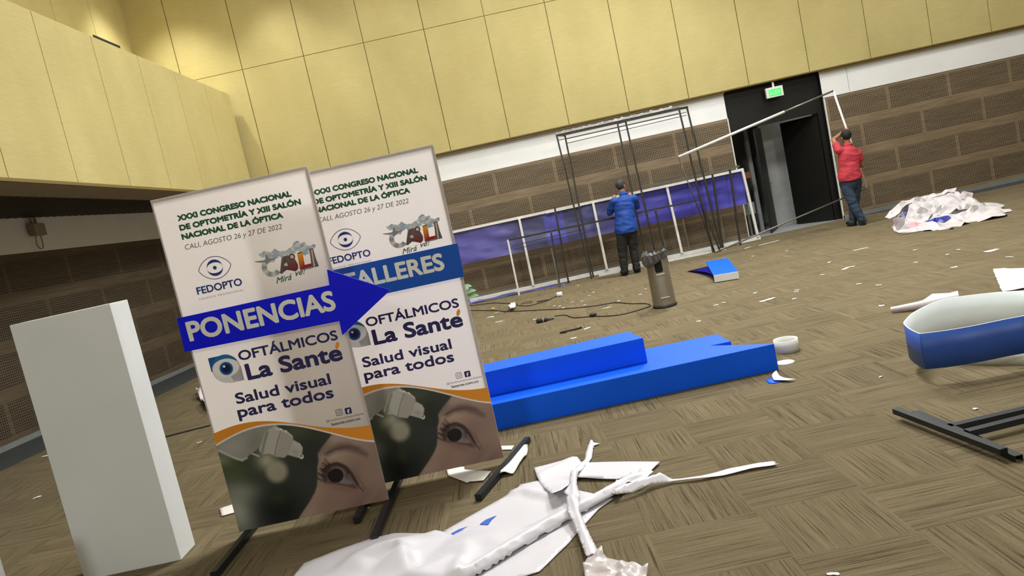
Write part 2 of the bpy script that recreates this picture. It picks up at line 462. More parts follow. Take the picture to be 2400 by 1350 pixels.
def text_bm(bm, s, x0, x1, z, cap, y, bold=0.0, shear=0.0, mi=0, depth=.0008, tracking=1.0, slope=0.0):
    """lettering in the plane y, fitted between x0 and x1 on baseline z with the given cap height"""
    c = bpy.data.curves.new('lettering', 'FONT'); c.body = s; c.shear = shear; c.space_character = tracking; c.resolution_u = 4
    o = bpy.data.objects.new('lettering', c); col.objects.link(o)
    me = evaluated(o)
    bpy.data.objects.remove(o); bpy.data.curves.remove(c)
    xs = [v.co.x for v in me.vertices]; mn, mx = min(xs), max(xs)
    sz = cap / (.682 + 2 * max(bold, 0)); b = max(bold, 0) * sz
    sx = (x1 - x0 - 2 * b) / (mx - mn)
    # heavier weights: the outline laid down again around itself
    shifts = [(0, 0)] + [(b * math.cos(2 * PI * k / 10), b * math.sin(2 * PI * k / 10)) for k in range(10)] if b > 0 else [(0, 0)]
    for n_, (dx, dz) in enumerate(shifts):
        tb = bmesh.new(); tb.from_mesh(me)
        for v in tb.verts: v.co = (x0 + b + (v.co.x - mn) * sx + dx, y - depth - n_ * 1e-5, z + b + v.co.y * sz + dz + slope * (v.co.x - mn) * sx)
        for f in tb.faces:
            f.material_index = mi
        bmesh.ops.recalc_face_normals(tb, faces=tb.faces)
        for f in tb.faces:
            if f.normal.y > 0: f.normal_flip()
        t = bpy.data.meshes.new('t'); tb.to_mesh(t); tb.free(); bm.from_mesh(t); bpy.data.meshes.remove(t)
    bpy.data.meshes.remove(me)

# ================================================================== THE SETTING
bm = bmesh.new(); box(bm, (-10, -7, -.1), (15, 19, 0)); struct(finish('floor', bm, M_CARPET))
bm = bmesh.new(); box(bm, (-10, -7, 8.0), (15, 19, 8.1)); struct(finish('ceiling', bm, mat('ceiling_paint', (206, 200, 186), .8)))
bm = bmesh.new(); box(bm, (14.2, -7, 0), (14.4, 15.1, 8)); struct(finish('wall_right', bm, mat('beige_wall', (170, 156, 122), .8)))
bm = bmesh.new(); box(bm, (-10, -7.2, 0), (14.4, -7.0, 8)); struct(finish('wall_front', bm, mat('beige_wall', (170, 156, 122), .8)))

bm = bmesh.new()
prism(bm, [(-8.55, -6), (-7.65, -6), (-5.55, 13.9), (-5.5, 14.84), (-6.34, 14.84)], 'z', .0005, .003)
prism(bm, [(6.95, 14.84), (7.4, 14.62), (8.6, 14.3), (10.2, 14.36), (14.1, 14.36), (14.1, 14.84)], 'z', .0005, .003)
struct(finish('floor_border', bm, mat('dark_border_carpet', (62, 64, 64), .95, mottle=.15, mscale=9)))

# upper back wall: tall fabric panels with a narrow groove between them, hung out over the lower wall
SEAMS = [-6.8, -5.587, -4.385, -3.162, -1.968, -.766, .435, 1.63, 2.838, 4.04, 5.25, 6.465, 7.69, 8.92, 10.1, 11.3, 12.5, 13.7, 14.4]
SEAMS = [v * 1.0103 for v in SEAMS]; YU = 14.75
bm = bmesh.new()
for a, b in zip(SEAMS, SEAMS[1:]):
    for z0, z1 in ((3.035, 5.436), (5.444, 8.0)):
        box(bm, (a + .007, YU, z0), (b - .007, YU + .05, z1), bevel=.006)
box(bm, (-6.8, YU + .04, 3.04), (14.4, YU + .14, 8.0))
struct(finish('wall_back_upper', bm, M_PANEL))
bm = bmesh.new(); box(bm, (-6.8, YU + .007, 3.015), (14.4, 14.9, 3.035)); box(bm, (-6.8, YU + .03, 2.98), (4.80, YU + .06, 3.015)); box(bm, (6.76, YU + .03, 2.98), (14.4, YU + .06, 3.015))
struct(finish('trim_1', bm, mat('brass_edge', (120, 100, 50), .5)))
# lower back wall
bm = bmesh.new()
box(bm, (-6.6, 14.86, 2.48), (4.80, 15.1, 3.02)); box(bm, (6.757, 14.86, 2.48), (14.4, 15.1, 3.02))
box(bm, (7.30, 14.855, 2.5), (7.304, 14.861, 3.0), mi=1)
struct(finish('wall_back_band', bm, [M_WALLWHITE, M_TRIM]))
bm = bmesh.new(); box(bm, (-8.0, 0, .0), (3.61, .22, 2.49)); o = struct(finish('wall_back_left', bm, M_PERF)); o.location = (1.19, 14.85, 0)
bm = bmesh.new(); box(bm, (-1.278, 0, .0), (6.4, .22, 2.47)); o = struct(finish('wall_back_right', bm, M_PERF)); o.location = (8.035, 14.85, 0)
bm = bmesh.new(); box(bm, (-6.6, 14.835, 0), (4.80, 14.85, .075)); box(bm, (6.757, 14.835, 0), (14.2, 14.85, .075)); struct(finish('baseboard_back', bm, M_TRIM))
bm = bmesh.new(); box(bm, (4.785, 14.84, 0), (4.805, 14.87, 2.49)); box(bm, (6.752, 14.835, 0), (6.775, 14.87, 2.47)); struct(finish('trim_2', bm, M_WHITE))

# left side: balcony front, its underside, the set-back wall below it and the recessed wall above
BX = -4.76
bm = bmesh.new()
ys = [14.6 - 1.2 * k for k in range(0, 18)]
for a, b in zip(ys, ys[1:]):
    box(bm, (BX - .05, b + .005, 3.02), (BX, a - .005, 5.0), bevel=.008)
box(bm, (-6.42, -6.9, 3.03), (BX - .03, 14.6, 4.99))
struct(finish('wall_left_balcony', bm, M_PANEL))
bm = bmesh.new(); box(bm, (BX - .02, -6.9, 2.985), (BX + .006, 14.6, 3.02)); struct(finish('trim_3', bm, mat('brass_edge', (120, 100, 50), .5)))
bm = bmesh.new(); box(bm, (-5.35, -6.9, 2.98), (BX - .02, 14.85, 3.02)); struct(finish('ceiling_balcony_edge', bm, M_SOFFIT))
bm = bmesh.new()
y = -6.0
while y < 14.8:
    box(bm, (-8.6, y, 3.02), (-5.35, y + .09, 3.06)); y += .155
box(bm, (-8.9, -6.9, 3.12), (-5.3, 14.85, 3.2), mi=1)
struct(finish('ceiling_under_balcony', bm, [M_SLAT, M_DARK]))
a0, a1 = Vector((-8.55, -6.0)), Vector((-6.34, 14.9))
ang = math.atan2(a1.y - a0.y, a1.x - a0.x); LW = (a1 - a0).length
bm = bmesh.new(); box(bm, (0, 0, 0), (LW, .2, 2.52)); o = struct(finish('wall_left', bm, M_PERFSHADE)); o.location = (a0.x, a0.y, 0); o.rotation_euler = (0, 0, ang)
bm = bmesh.new(); box(bm, (0, .0, 2.52), (LW, .2, 3.2)); o = struct(finish('wall_left_band', bm, M_WALLWHITE)); o.location = (a0.x, a0.y, 0); o.rotation_euler = (0, 0, ang)
bm = bmesh.new(); box(bm, (0, -.015, 0), (LW, 0, .075)); o = struct(finish('baseboard_left', bm, M_TRIM)); o.location = (a0.x, a0.y, 0); o.rotation_euler = (0, 0, ang)
bm = bmesh.new()
ys = [14.6 - 1.2 * k for k in range(0, 18)]
for a, b in zip(ys, ys[1:]): box(bm, (-6.46, b + .005, 4.9), (-6.40, a - .005, 8.0), bevel=.008)
box(bm, (-6.6, -6.9, 4.9), (-6.43, 14.9, 8.0))
struct(finish('wall_left_upper', bm, M_PANEL))
s0, s1 = [(-6.4,13.272,6.195),(-6.4,14.172,6.195)]
bm = bmesh.new(); box(bm, (-6.44, s0[1], s0[2] - .2), (-6.392, s1[1], s0[2])); struct(finish('trim_4', bm, M_DARK))

# doorway: black surround, dim corridor behind
bm = bmesh.new()
box(bm, (4.80, 15.0, 2.22), (6.757, 15.1, 3.02)); box(bm, (4.70, 15.1, 0), (4.80, 15.5, 3.0)); box(bm, (6.757, 15.1, 0), (6.86, 15.5, 3.0)); box(bm, (4.802, 14.9, 3.0), (6.755, 15.5, 3.06)); box(bm, (4.796, 14.875, 0), (4.802, 15.1, 3.0)); box(bm, (6.755, 14.875, 0), (6.76, 15.1, 3.0))
box(bm, (6.66, 15.0, 0), (6.757, 15.1, 2.22))
struct(finish('door_frame_1', bm, M_BLACK))
bm = bmesh.new()
box(bm, (3.6, 17.6, 0), (8.2, 17.7, 3)); box(bm, (8.1, 15.1, 0), (8.2, 17.7, 3)); box(bm, (5.85, 16.2, 0), (8.1, 16.3, 3)); box(bm, (5.42, 15.9, 0), (5.50, 16.0, 3)); box(bm, (3.6, 15.1, 3.0), (8.2, 17.7, 3.1))
struct(finish('wall_corridor', bm, mat('corridor_paint', (186, 188, 184), .7)))
bm = bmesh.new(); box(bm, (4.8, 14.87, .0), (8.1, 17.6, .004)); struct(finish('floor_corridor', bm, mat('corridor_floor', (150, 154, 152), .5)))
area('corridor_lamp', (6.9, 15.7, 2.9), .5, 3.2, (1, .97, .9))
def door_leaf(name, hinge, ang, wd, handle_at):
    bm = bmesh.new(); box(bm, (0, -.02, .01), (wd, .02, 2.2), bevel=.004)
    o = struct(finish(name, bm, M_BLACK)); o.location = hinge; o.rotation_euler = (0, 0, ang)
    bm = bmesh.new(); beam(bm, (handle_at, -.02, 1.0), (handle_at, -.07, 1.0), .02); beam(bm, (handle_at, -.06, 1.0), (handle_at + (.1 if handle_at < wd / 2 else -.1), -.06, 1.0), .018)
    finish('door_handle', bm, M_GREYTUBE, o)
    return o
door_leaf('door_1', (6.66, 15.04, 0), math.radians(125), .86, .80)
door_leaf('door_2', (5.36, 15.12, 0), math.radians(62), .86, .80)

# exit sign under the overhang
t = empty('exit_sign', (5.79, 14.80, 2.80), 'small lit green exit sign in a white frame above the dark doorway', 'exit sign')
bm = bmesh.new()
box(bm, (-.17, -.03, -.10), (.17, .03, .10), bevel=.006); box(bm, (-.02, -.005, .1), (.02, .005, .2))
finish('frame', bm, M_WHITE, t)
bm = bmesh.new(); box(bm, (-.125, -.034, -.072), (.125, -.029, .058)); finish('lit_panel', bm, mat('green_lit_panel', (40, 200, 70), .4, emit=(60, 235, 90), estr=.9), t)
bm = bmesh.new(); text_bm(bm, 'SALIDA', -.11, .11, -.05, .085, -.0345, bold=.01)
finish('lettering', bm, mat('pale_green_lit', (150, 240, 160), .4, emit=(150, 255, 160), estr=1.0), t)

# ================================================================== BANNERS
BW_, BH = .962, 2.112
AFF = [[1835.26, -459.67, 504.35], [-396.24, -1784.32, 1361.9]]
def banner_part_defs():
    """every printed part, as meshes in the banner's own coordinates (x right, z up, y 0 at the face)"""
    D = []
    bm = bmesh.new()
    vs = {}
    def q4(a, b, c, d):
        bm.faces.new([bm.verts.new(p) for p in (a, b, c, d)])
    q4((0, 0, 0), (BW_, 0, 0), (BW_, 0, BH), (0, 0, BH))
    q4((0, 0, 0), (0, 0, BH), (0, .014, BH), (0, .014, 0)); q4((BW_, 0, 0), (BW_, .014, 0), (BW_, .014, BH), (BW_, 0, BH))
    q4((0, 0, BH), (BW_, 0, BH), (BW_, .014, BH), (0, .014, BH)); q4((0, 0, 0), (0, .014, 0), (BW_, .014, 0), (BW_, 0, 0))
    bmesh.ops.remove_doubles(bm, verts=bm.verts[:], dist=1e-5)
    D.append(('panel', bm, M_BANNER, None))
    bm = bmesh.new()
    for x in (.007, BW_ - .007): beam(bm, (x, .008, .004), (x, .008, BH - .004), .010, .010)
    for z in (.007, BH - .007): beam(bm, (.016, .008, z), (BW_ - .016, .008, z), .010, .010)
    D.append(('frame', bm, M_GREYTUBE, None))
    F = -.0006
    # heading
    bm = bmesh.new()
    for s, q in (('XXXI CONGRESO NACIONAL', [(0.131,1.961),(0.832,1.952)]), ('DE OPTOMETRÍA Y XIII SALÓN', [(0.128,1.903),(0.876,1.894)]), ('NACIONAL DE LA ÓPTICA', [(0.127,1.847),(0.752,1.84)])):
        text_bm(bm, s, q[0][0], q[1][0], (q[0][1] + q[1][1]) / 2, .036, F, bold=.072)
    D.append(('heading_lettering', bm, M_GREEN, 'dark green capital lettering'))
    q = [(0.13,1.787),(0.728,1.778)]
    bm = bmesh.new(); text_bm(bm, 'CALI, AGOSTO 26 y 27 DE 2022', q[0][0], q[1][0], (q[0][1] + q[1][1]) / 2, .030, F, bold=-.012, shear=.18)
    D.append(('date_lettering', bm, M_GREYINK, 'thin grey date line'))
    # eye emblem
    c = (0.274,1.641)
    bm = bmesh.new()
    e = 162 / 4.2196 * .00258 ; hh = 111 / 4.2196 * .00258
    up = [(c[0] - e * math.cos(PI * k / 24), c[1] + hh * math.sin(PI * k / 24) ** 1.5) for k in range(25)]
    lo = [(c[0] + e * math.cos(PI * k / 24), c[1] - hh * math.sin(PI * k / 24) ** 1.5) for k in range(1, 24)]
    loop = up + lo
    def stroke(bm, loop, wd, y=F, closed=True, d=.0008):
        n = len(loop); A = []; B = []
        for i in range(n):
            p = Vector(loop[i]); a = Vector(loop[i - 1] if (i or closed) else loop[0]); b = Vector(loop[(i + 1) % n] if (i < n - 1 or closed) else loop[-1])
            t_ = (b - a).normalized(); nn = Vector((-t_.y, t_.x))
            ww = wd(i / n) if callable(wd) else wd
            A.append(bm.verts.new((p.x + nn.x * ww / 2, y - d, p.y + nn.y * ww / 2))); B.append(bm.verts.new((p.x - nn.x * ww / 2, y - d, p.y - nn.y * ww / 2)))
        for i in range(n if closed else n - 1):
            j = (i + 1) % n; bm.faces.new((A[i], A[j], B[j], B[i]))
    stroke(bm, loop, .0042)
    R0 = 79 / 4.2196 * .00258
    def lens(sgn):
        pts = []
        for k in range(17):
            a = PI * k / 16; pts.append((c[0] - R0 * math.cos(a), c[1] + sgn * (R0 * math.sin(a) + .002)))
        for k in range(17):
            a = PI * k / 16; pts.append((c[0] + R0 * math.cos(a) * .98, c[1] + sgn * (R0 * .62 * math.sin(a) + .002)))
        f = bm.faces.new([bm.verts.new((p[0], F - .0008, p[1])) for p in pts])
    lens(1); lens(-1)
    bm.faces.new([bm.verts.new((c[0] + .0115 * math.cos(2 * PI * k / 20), F - .0008, c[1] + .0115 * math.sin(2 * PI * k / 20))) for k in range(20)])
    D.append(('eye_emblem', bm, M_LOGOBLUE, 'blue outline eye emblem'))
    bm = bmesh.new(); q = [(0.131,1.506),(0.412,1.5)]
    text_bm(bm, 'FEDOPTO', q[0][0], q[1][0], (q[0][1] + q[1][1]) / 2, .0455, F, bold=.03)
    D.append(('emblem_lettering', bm, M_LOGOBLUE, 'blue capital lettering under the eye emblem'))
    bm = bmesh.new(); q = [(0.132,1.471),(0.41,1.467)]
    text_bm(bm, 'COLEGIO PROFESIONAL', q[0][0], q[1][0], (q[0][1] + q[1][1]) / 2, .0105, F, tracking=1.35)
    D.append(('small_lettering', bm, M_GREYINK, 'tiny spaced grey lettering'))
    # city word made of landmark shapes, with painted clouds
    bm = bmesh.new()
    cl = bm.loops.layers.float_color.new('Col')
    def poly(pts, cols, y=F - .0008):
        f = bm.faces.new([bm.verts.new((p[0], y, p[1])) for p in pts])
        bmesh.ops.recalc_face_normals(bm, faces=[f])
        for i, l in enumerate(f.loops):
            v = l.vert.co; cc = cols(v.x, v.z) if callable(cols) else cols
            l[cl] = (*(min(1, q_ * 1.25) for q_ in lin(tuple(max(0, q_) for q_ in cc))), 1)
    def g2(ctop, cbot, z0, z1):
        return lambda x, z: tuple(ctop[i] * max(0, min(1, (z - z0) / (z1 - z0))) + cbot[i] * (1 - max(0, min(1, (z - z0) / (z1 - z0)))) for i in range(3))
    rc = random.Random(3)
    cloud_pts = [(0.572,1.65),(0.596,1.658),(0.616,1.649),(0.64,1.659),(0.661,1.653),(0.676,1.643),(0.691,1.633),(0.62,1.633),(0.656,1.634),(0.747,1.647),(0.777,1.658),(0.797,1.671),(0.817,1.662),(0.833,1.637),(0.797,1.636),(0.761,1.633),(0.82,1.62),(0.859,1.636),(0.882,1.64),(0.87,1.625),(0.744,1.632),(0.81,1.651),(0.722,1.633)]
    for i, (x, z) in enumerate(cloud_pts):
        for k in range(3):
            r = rc.uniform(.009, .019); xx, zz = x + rc.uniform(-.012, .012), z + rc.uniform(-.008, .008)
            v = rc.uniform(-14, 14); base = rc.choice(((178, 188, 196), (192, 196, 198), (156, 174, 192), (198, 198, 196)))
            poly([(xx + r * (1 + .3 * math.sin(3 * a + i)) * math.cos(a), zz + r * .8 * (1 + .25 * math.cos(4 * a + k)) * math.sin(a)) for a in (2 * PI * j / 14 for j in range(14))], tuple(min(255, max(0, b_ + v)) for b_ in base), F - .0002 - .00002 * (i * 3 + k) / 3)
    cc = (0.609,1.572)
    ro, ri = .060, .030
    outer = [(cc[0] + ro * math.cos(a) * 1.0, cc[1] + ro * math.sin(a)) for a in (math.radians(52 + (318 - 52) * k / 28) for k in range(29))]
    inner = [(cc[0] + .002 + ri * math.cos(a), cc[1] + ri * math.sin(a)) for a in (math.radians(318 - (318 - 52) * k / 28) for k in range(29))]
    for k in range(28):
        tcol = (172 + 30 * math.sin(k * .9), 172 + 29 * math.sin(k * .9), 170 + 28 * math.sin(k * .9))
        poly([outer[k], outer[k + 1], inner[27 - k], inner[28 - k]], tcol)
    poly([(0.515,1.627),(0.556,1.623),(0.582,1.622),(0.592,1.652),(0.602,1.647),(0.6,1.623),(0.631,1.622),(0.666,1.621),(0.623,1.61),(0.597,1.61),(0.59,1.593),(0.578,1.596),(0.579,1.609),(0.553,1.611),(0.524,1.62)], (136, 134, 132), F - .0012)
    za, zb = (0.673,1.527)[1], (0.697,1.623)[1]
    poly([(0.648,1.523),(0.681,1.613),(0.696,1.619),(0.723,1.621),(0.737,1.605),(0.759,1.587),(0.768,1.554),(0.764,1.529),(0.745,1.515),(0.713,1.529),(0.693,1.536),(0.673,1.527),(0.662,1.519)], g2((118, 100, 92), (104, 48, 50), za, zb))
    poly([(0.648,1.523),(0.676,1.583),(0.694,1.61),(0.714,1.618),(0.694,1.566),(0.668,1.523)], (88, 86, 78), F - .0012)
    poly([(0.684,1.571),(0.704,1.58),(0.707,1.559),(0.692,1.559)], (206, 200, 196), F - .0014)
    poly([(x, z) for x, z in (((0.744,1.606)[0] + .019 * math.cos(a), (0.744,1.606)[1] + .019 * math.sin(a)) for a in (2 * PI * k / 20 for k in range(20)))], (84, 66, 62), F - .0012)
    poly([(x, z) for x, z in (((0.744,1.606)[0] + .011 * math.cos(a), (0.744,1.606)[1] + .011 * math.sin(a)) for a in (2 * PI * k / 20 for k in range(20)))], (196, 188, 184), F - .0014)
    zl0, zl1 = (0.782,1.521)[1], (0.793,1.619)[1]
    poly([(0.778,1.618),(0.812,1.622),(0.807,1.542),(0.847,1.543),(0.844,1.52),(0.772,1.518)], g2((238, 156, 40), (150, 34, 30), zl0 + .02, zl1))
    poly([(0.778,1.618),(0.785,1.622),(0.811,1.623),(0.812,1.619),(0.781,1.615)], (70, 50, 40), F - .0012)
    poly([(0.773,1.518),(0.845,1.524),(0.846,1.513),(0.78,1.514)], (120, 124, 128), F - .0012)
    zi0, zi1 = (0.859,1.512)[1], (0.869,1.634)[1]
    poly([(0.854,1.632),(0.88,1.632),(0.882,1.569),(0.888,1.52),(0.889,1.516),(0.843,1.516),(0.851,1.576)], g2((150, 116, 106), (84, 82, 82), zi0, zi1 + .01))
    poly([(0.866,1.621),(0.873,1.621),(0.866,1.52),(0.857,1.519)], (190, 186, 182), F - .0012)
    D.append(('city_emblem', bm, vcol_mat('city_print'), 'word built from painted landmark shapes'))
    bm = bmesh.new(); q = [(0.612,1.471),(0.806,1.478)]
    text_bm(bm, 'Mirá', q[0][0], q[0][0] + .105, q[0][1] - .004, .036, F, bold=.012, shear=.42, slope=.06)
    D.append(('script_lettering', bm, M_GREEN, 'green handwritten first word')); bm = bmesh.new()
    text_bm(bm, 've!', q[0][0] + .128, q[1][0], q[0][1] + .016, .036, F, bold=.012, shear=.42, slope=.06)
    D.append(('script_lettering', bm, M_GREEN, 'green handwritten second word'))
    # sponsor block
    bm = bmesh.new(); q = [(0.286,1.059),(0.897,1.049)]
    text_bm(bm, 'OFTÁLMICOS', (0.275,1.061)[0], q[1][0], (q[0][1] + q[1][1]) / 2, .0615, F, bold=.03)
    q = [(0.296,0.93),(0.897,0.92)]
    text_bm(bm, 'La Sante', (0.296,0.93)[0], q[1][0], (q[0][1] + q[1][1]) / 2, .104, F, bold=.04)
    D.append(('sponsor_lettering', bm, M_NAVY, 'navy lettering'))
    bm = bmesh.new(); p = (0.881,1.02)
    bm.faces.new([bm.verts.new((p[0] + .0125 * math.cos(a) + .007 * math.sin(a), F - .0009, p[1] + .022 * math.sin(a))) for a in (2 * PI * k / 18 for k in range(18))])
    D.append(('accent_leaf', bm, M_ORANGE, 'orange leaf shaped accent'))
    bm = bmesh.new()
    q = [(0.191,0.799),(0.79,0.791)]
    text_bm(bm, 'Salud visual', q[0][0], q[1][0], (q[0][1] + q[1][1]) / 2, .069, F, bold=.032)
    D.append(('slogan_lettering', bm, M_NAVY, 'navy lettering Salud visual')); bm = bmesh.new()
    q = [(0.181,0.712),(0.787,0.705)]
    text_bm(bm, 'para todos', q[0][0], q[1][0], (q[0][1] + q[1][1]) / 2, .072, F, bold=.032)
    D.append(('slogan_lettering', bm, M_NAVY, 'navy lettering para todos'))
    # eye badge
    bm = bmesh.new(); cl = bm.loops.layers.float_color.new('Col')
    c = (0.183,1.026); R = .0885
    sq = .092
    poly([(c[0] - sq, c[1] + sq * .93), (c[0] - sq, c[1] + .0), (c[0] - R * .8, c[1] - .03), (c[0], c[1] - .02), (c[0] + .03, c[1] + sq * .93)], (28, 82, 136))
    poly([(c[0] + sq, c[1] - sq), (c[0] + sq, c[1]), (c[0] + .02, c[1] - .02), (c[0], c[1] - sq)], lambda x, z: (150, 150, 150) if x > c[0] + .05 else (205, 202, 200))
    N_ = 40
    circ = [(c[0] + R * math.cos(2 * PI * k / N_), c[1] + R * math.sin(2 * PI * k / N_)) for k in range(N_)]
    for k in range(N_):
        a = 2 * PI * k / N_; up_ = math.sin(a)
        c0 = (36, 104, 158) if up_ > .15 and math.cos(a) < .9 else (214, 212, 210) if math.cos(a) < .3 else (168, 168, 170)
        poly([c, circ[k], circ[(k + 1) % N_]], c0, F - .001)
    al = [(c[0] - .083 * math.cos(PI * k / 20), c[1] + .006 + .056 * math.sin(PI * k / 20)) for k in range(21)] + [(c[0] + .083 * math.cos(PI * k / 20), c[1] + .006 - .058 * math.sin(PI * k / 20)) for k in range(1, 20)]
    poly(al, (226, 222, 216), F - .0012)
    for r, cc3, yy in ((.042, (58, 110, 160), .0014), (.035, (24, 60, 120), .0016), (.024, (22, 26, 70), .0018)):
        poly([(c[0] + .002 + r * math.cos(2 * PI * k / 26), c[1] + .001 + r * math.sin(2 * PI * k / 26)) for k in range(26)], cc3, F - yy)
    poly([(c[0] - .008 + .0075 * math.cos(2 * PI * k / 14), c[1] + .016 + .0075 * math.sin(2 * PI * k / 14)) for k in range(14)], (245, 245, 245), F - .002)
    D.append(('eye_badge', bm, vcol_mat('badge_print'), 'blue and grey square eye badge'))
    # social marks and addresses
    bm = bmesh.new()
    def rsq(c_, h, r=.006, n=5):
        pts = []
        for sx, sz, a0 in ((1, 1, 0), (-1, 1, 90), (-1, -1, 180), (1, -1, 270)):
            for k in range(n + 1):
                a = math.radians(a0 + 90 * k / n); pts.append((c_[0] + sx * (h - r) + r * math.cos(a), c_[1] + sz * (h - r) + r * math.sin(a)))
        return pts
    p = (0.792,0.61); stroke(bm, rsq(p, .0185), .0032)
    stroke(bm, [(p[0] + .009 * math.cos(2 * PI * k / 18), p[1] + .009 * math.sin(2 * PI * k / 18)) for k in range(18)], .003)
    bm.faces.new([bm.verts.new((p[0] + .011 + .0018 * math.cos(2 * PI * k / 8), F - .0008, p[1] + .011 + .0018 * math.sin(2 * PI * k / 8))) for k in range(8)])
    p = (0.85,0.608)
    bm.faces.new([bm.verts.new((x, F - .0008, z)) for x, z in rsq(p, .020)])
    fb = bmesh.new(); text_bm(fb, 'f', p[0] - .008, p[0] + .009, p[1] - .016, .026, F - .0012, bold=.05, mi=1)
    tmp = bpy.data.meshes.new('t'); fb.to_mesh(tmp); fb.free(); bm.from_mesh(tmp)
    D.append(('social_marks', bm, [M_NAVY, M_LETTERWHITE], 'two small navy social media marks'))
    bm = bmesh.new(); q = [(0.7,0.565),(0.939,0.567)]
    text_bm(bm, '@medicamentosLaSante', q[0][0], q[1][0], (q[0][1] + q[1][1]) / 2, .0125, F, bold=-.005)
    q = [(0.728,0.538),(0.911,0.536)]
    text_bm(bm, 'lasante.com.co', q[0][0], q[1][0], (q[0][1] + q[1][1]) / 2, .018, F, bold=.035)
    D.append(('address_lettering', bm, M_GREYINK, 'small web address lettering'))
    # printed photograph: dropper bottle and an eye looking up, under an orange wave
    otop = sorted([(0.001,0.646),(0.112,0.666),(0.221,0.669),(0.352,0.652),(0.453,0.621),(0.577,0.574),(0.728,0.526),(0.883,0.495),(0.988,0.49)])
    wln = sorted([(0,0.571),(0.107,0.606),(0.21,0.625),(0.32,0.631),(0.425,0.616),(0.524,0.58),(0.671,0.515),(0.816,0.441),(0.914,0.398),(0.983,0.38)])
    nu, nw = 320, 230
    U = np.linspace(.0005, BW_ - .0005, nu)
    def sm_interp(U, P):
        xs = np.array([p[0] for p in P]); zs = np.array([p[1] for p in P])
        co_ = np.polyfit(xs, zs, 5); return np.polyval(co_, np.clip(U, 0, BW_))
    ztop = sm_interp(U, otop); zw = sm_interp(U, wln)
    T = np.linspace(0, 1, nw)
    UU = np.repeat(U[None, :], nw, 0); WW = T[:, None] * ztop[None, :]
    X = AFF[0][0] * UU + AFF[0][1] * WW + AFF[0][2]; Yp = AFF[1][0] * UU + AFF[1][1] * WW + AFF[1][2]
    def S(a, b, v): q_ = np.clip((v - a) / (b - a), 0, 1); return q_ * q_ * (3 - 2 * q_)
    def blob(cx, cy, rx, ry, rot=0):
        dx, dy = X - cx, Yp - cy; a = math.radians(rot)
        return np.exp(-(((dx * math.cos(a) + dy * math.sin(a)) / rx) ** 2 + ((-dx * math.sin(a) + dy * math.cos(a)) / ry) ** 2))
    img = np.zeros((nw, nu, 3)) + np.array((56, 60, 52))
    def over(mask, c_):
        nonlocal img
        img = img * (1 - mask[..., None]) + np.array(c_) * mask[..., None]
    def soft_poly(P, e=8):
        ins = np.zeros(X.shape, bool); dmin = np.full(X.shape, 1e9); j = len(P) - 1
        for i in range(len(P)):
            (xi, yi), (xj, yj) = P[i], P[j]
            cnd = ((yi > Yp) != (yj > Yp)); den = (yj - yi) if yj != yi else 1e-9
            ins ^= cnd & (X < (xj - xi) * (Yp - yi) / den + xi)
            dx, dy = xj - xi, yj - yi; L = dx * dx + dy * dy + 1e-9
            t_ = np.clip(((X - xi) * dx + (Yp - yi) * dy) / L, 0, 1)
            dmin = np.minimum(dmin, np.hypot(X - xi - t_ * dx, Yp - yi - t_ * dy)); j = i
        return S(-e, e, np.where(ins, dmin, -dmin))
    def line(P, wd, e=5):
        dmin = np.full(X.shape, 1e9)
        for (xi, yi), (xj, yj) in zip(P, P[1:]):
            dx, dy = xj - xi, yj - yi; L = dx * dx + dy * dy + 1e-9
            t_ = np.clip(((X - xi) * dx + (Yp - yi) * dy) / L, 0, 1)
            dmin = np.minimum(dmin, np.hypot(X - xi - t_ * dx, Yp - yi - t_ * dy))
        return 1 - S(wd - e, wd + e, dmin)
    over(blob(430, 640, 220, 130), (66, 76, 46)); over(.8 * blob(300, 520, 130, 70), (110, 128, 96))
    over(.9 * blob(1200, 200, 180, 80), (80, 90, 62)); over(.9 * blob(1350, 480, 220, 330), (46, 48, 44))
    over(.95 * blob(500, 1130, 200, 300, -20), (160, 160, 148)); over(.7 * blob(560, 900, 220, 120), (140, 144, 130))
    over(blob(1000, 1100, 260, 260), (26, 30, 30)); over(.6 * blob(960, 960, 110, 80), (58, 66, 40)); over(.7 * blob(1330, 700, 150, 150), (54, 56, 58))
    over(.95 * blob(830, 520, 120, 110), (166, 166, 142)); over(.9 * S(1.15, .55, np.hypot((X - 950) / 150, (Yp - 650) / 150)), (158, 154, 134))
    # dropper bottle
    over(soft_poly([(240, 330), (420, 240), (600, 165), (800, 100), (940, 90), (950, 150), (870, 200), (800, 330), (640, 450), (545, 525), (480, 510), (260, 400)], 8), (140, 138, 130))
    over(.6 * blob(430, 360, 190, 90, -15), (162, 160, 152)); over(.7 * line([(270, 405), (480, 500), (545, 518), (600, 490)], 14), (186, 184, 172))
    over(.6 * blob(700, 300, 90, 130, 20), (118, 116, 108))
    over(soft_poly([(820, 180), (940, 110), (1000, 150), (1060, 180), (1020, 300), (930, 470), (860, 440), (780, 450), (740, 400)], 8), (170, 168, 158))
    over(.8 * line([(840, 190), (800, 330), (780, 430)], 16, 14), (120, 116, 108)); over(.8 * line([(1000, 170), (960, 300), (920, 470)], 8, 6), (122, 118, 110))
    over(soft_poly([(1000, 160), (1070, 180), (1140, 240), (1145, 285), (1100, 430), (1040, 490), (930, 475), (985, 300)], 8), (158, 155, 145))
    over(.8 * line([(940, 150), (1000, 160), (1060, 180), (1130, 235)], 7, 5), (206, 206, 196)); over(S(1, .6, np.hypot((X - 1000) / 18, (Yp - 158) / 18)), (206, 206, 196)); over(S(1, .6, np.hypot((X - 1058) / 18, (Yp - 180) / 18)), (206, 206, 196))
    over(soft_poly([(1145, 280), (1225, 320), (1255, 370), (1245, 440), (1210, 490), (1080, 455), (1110, 380)], 8), (176, 172, 162))
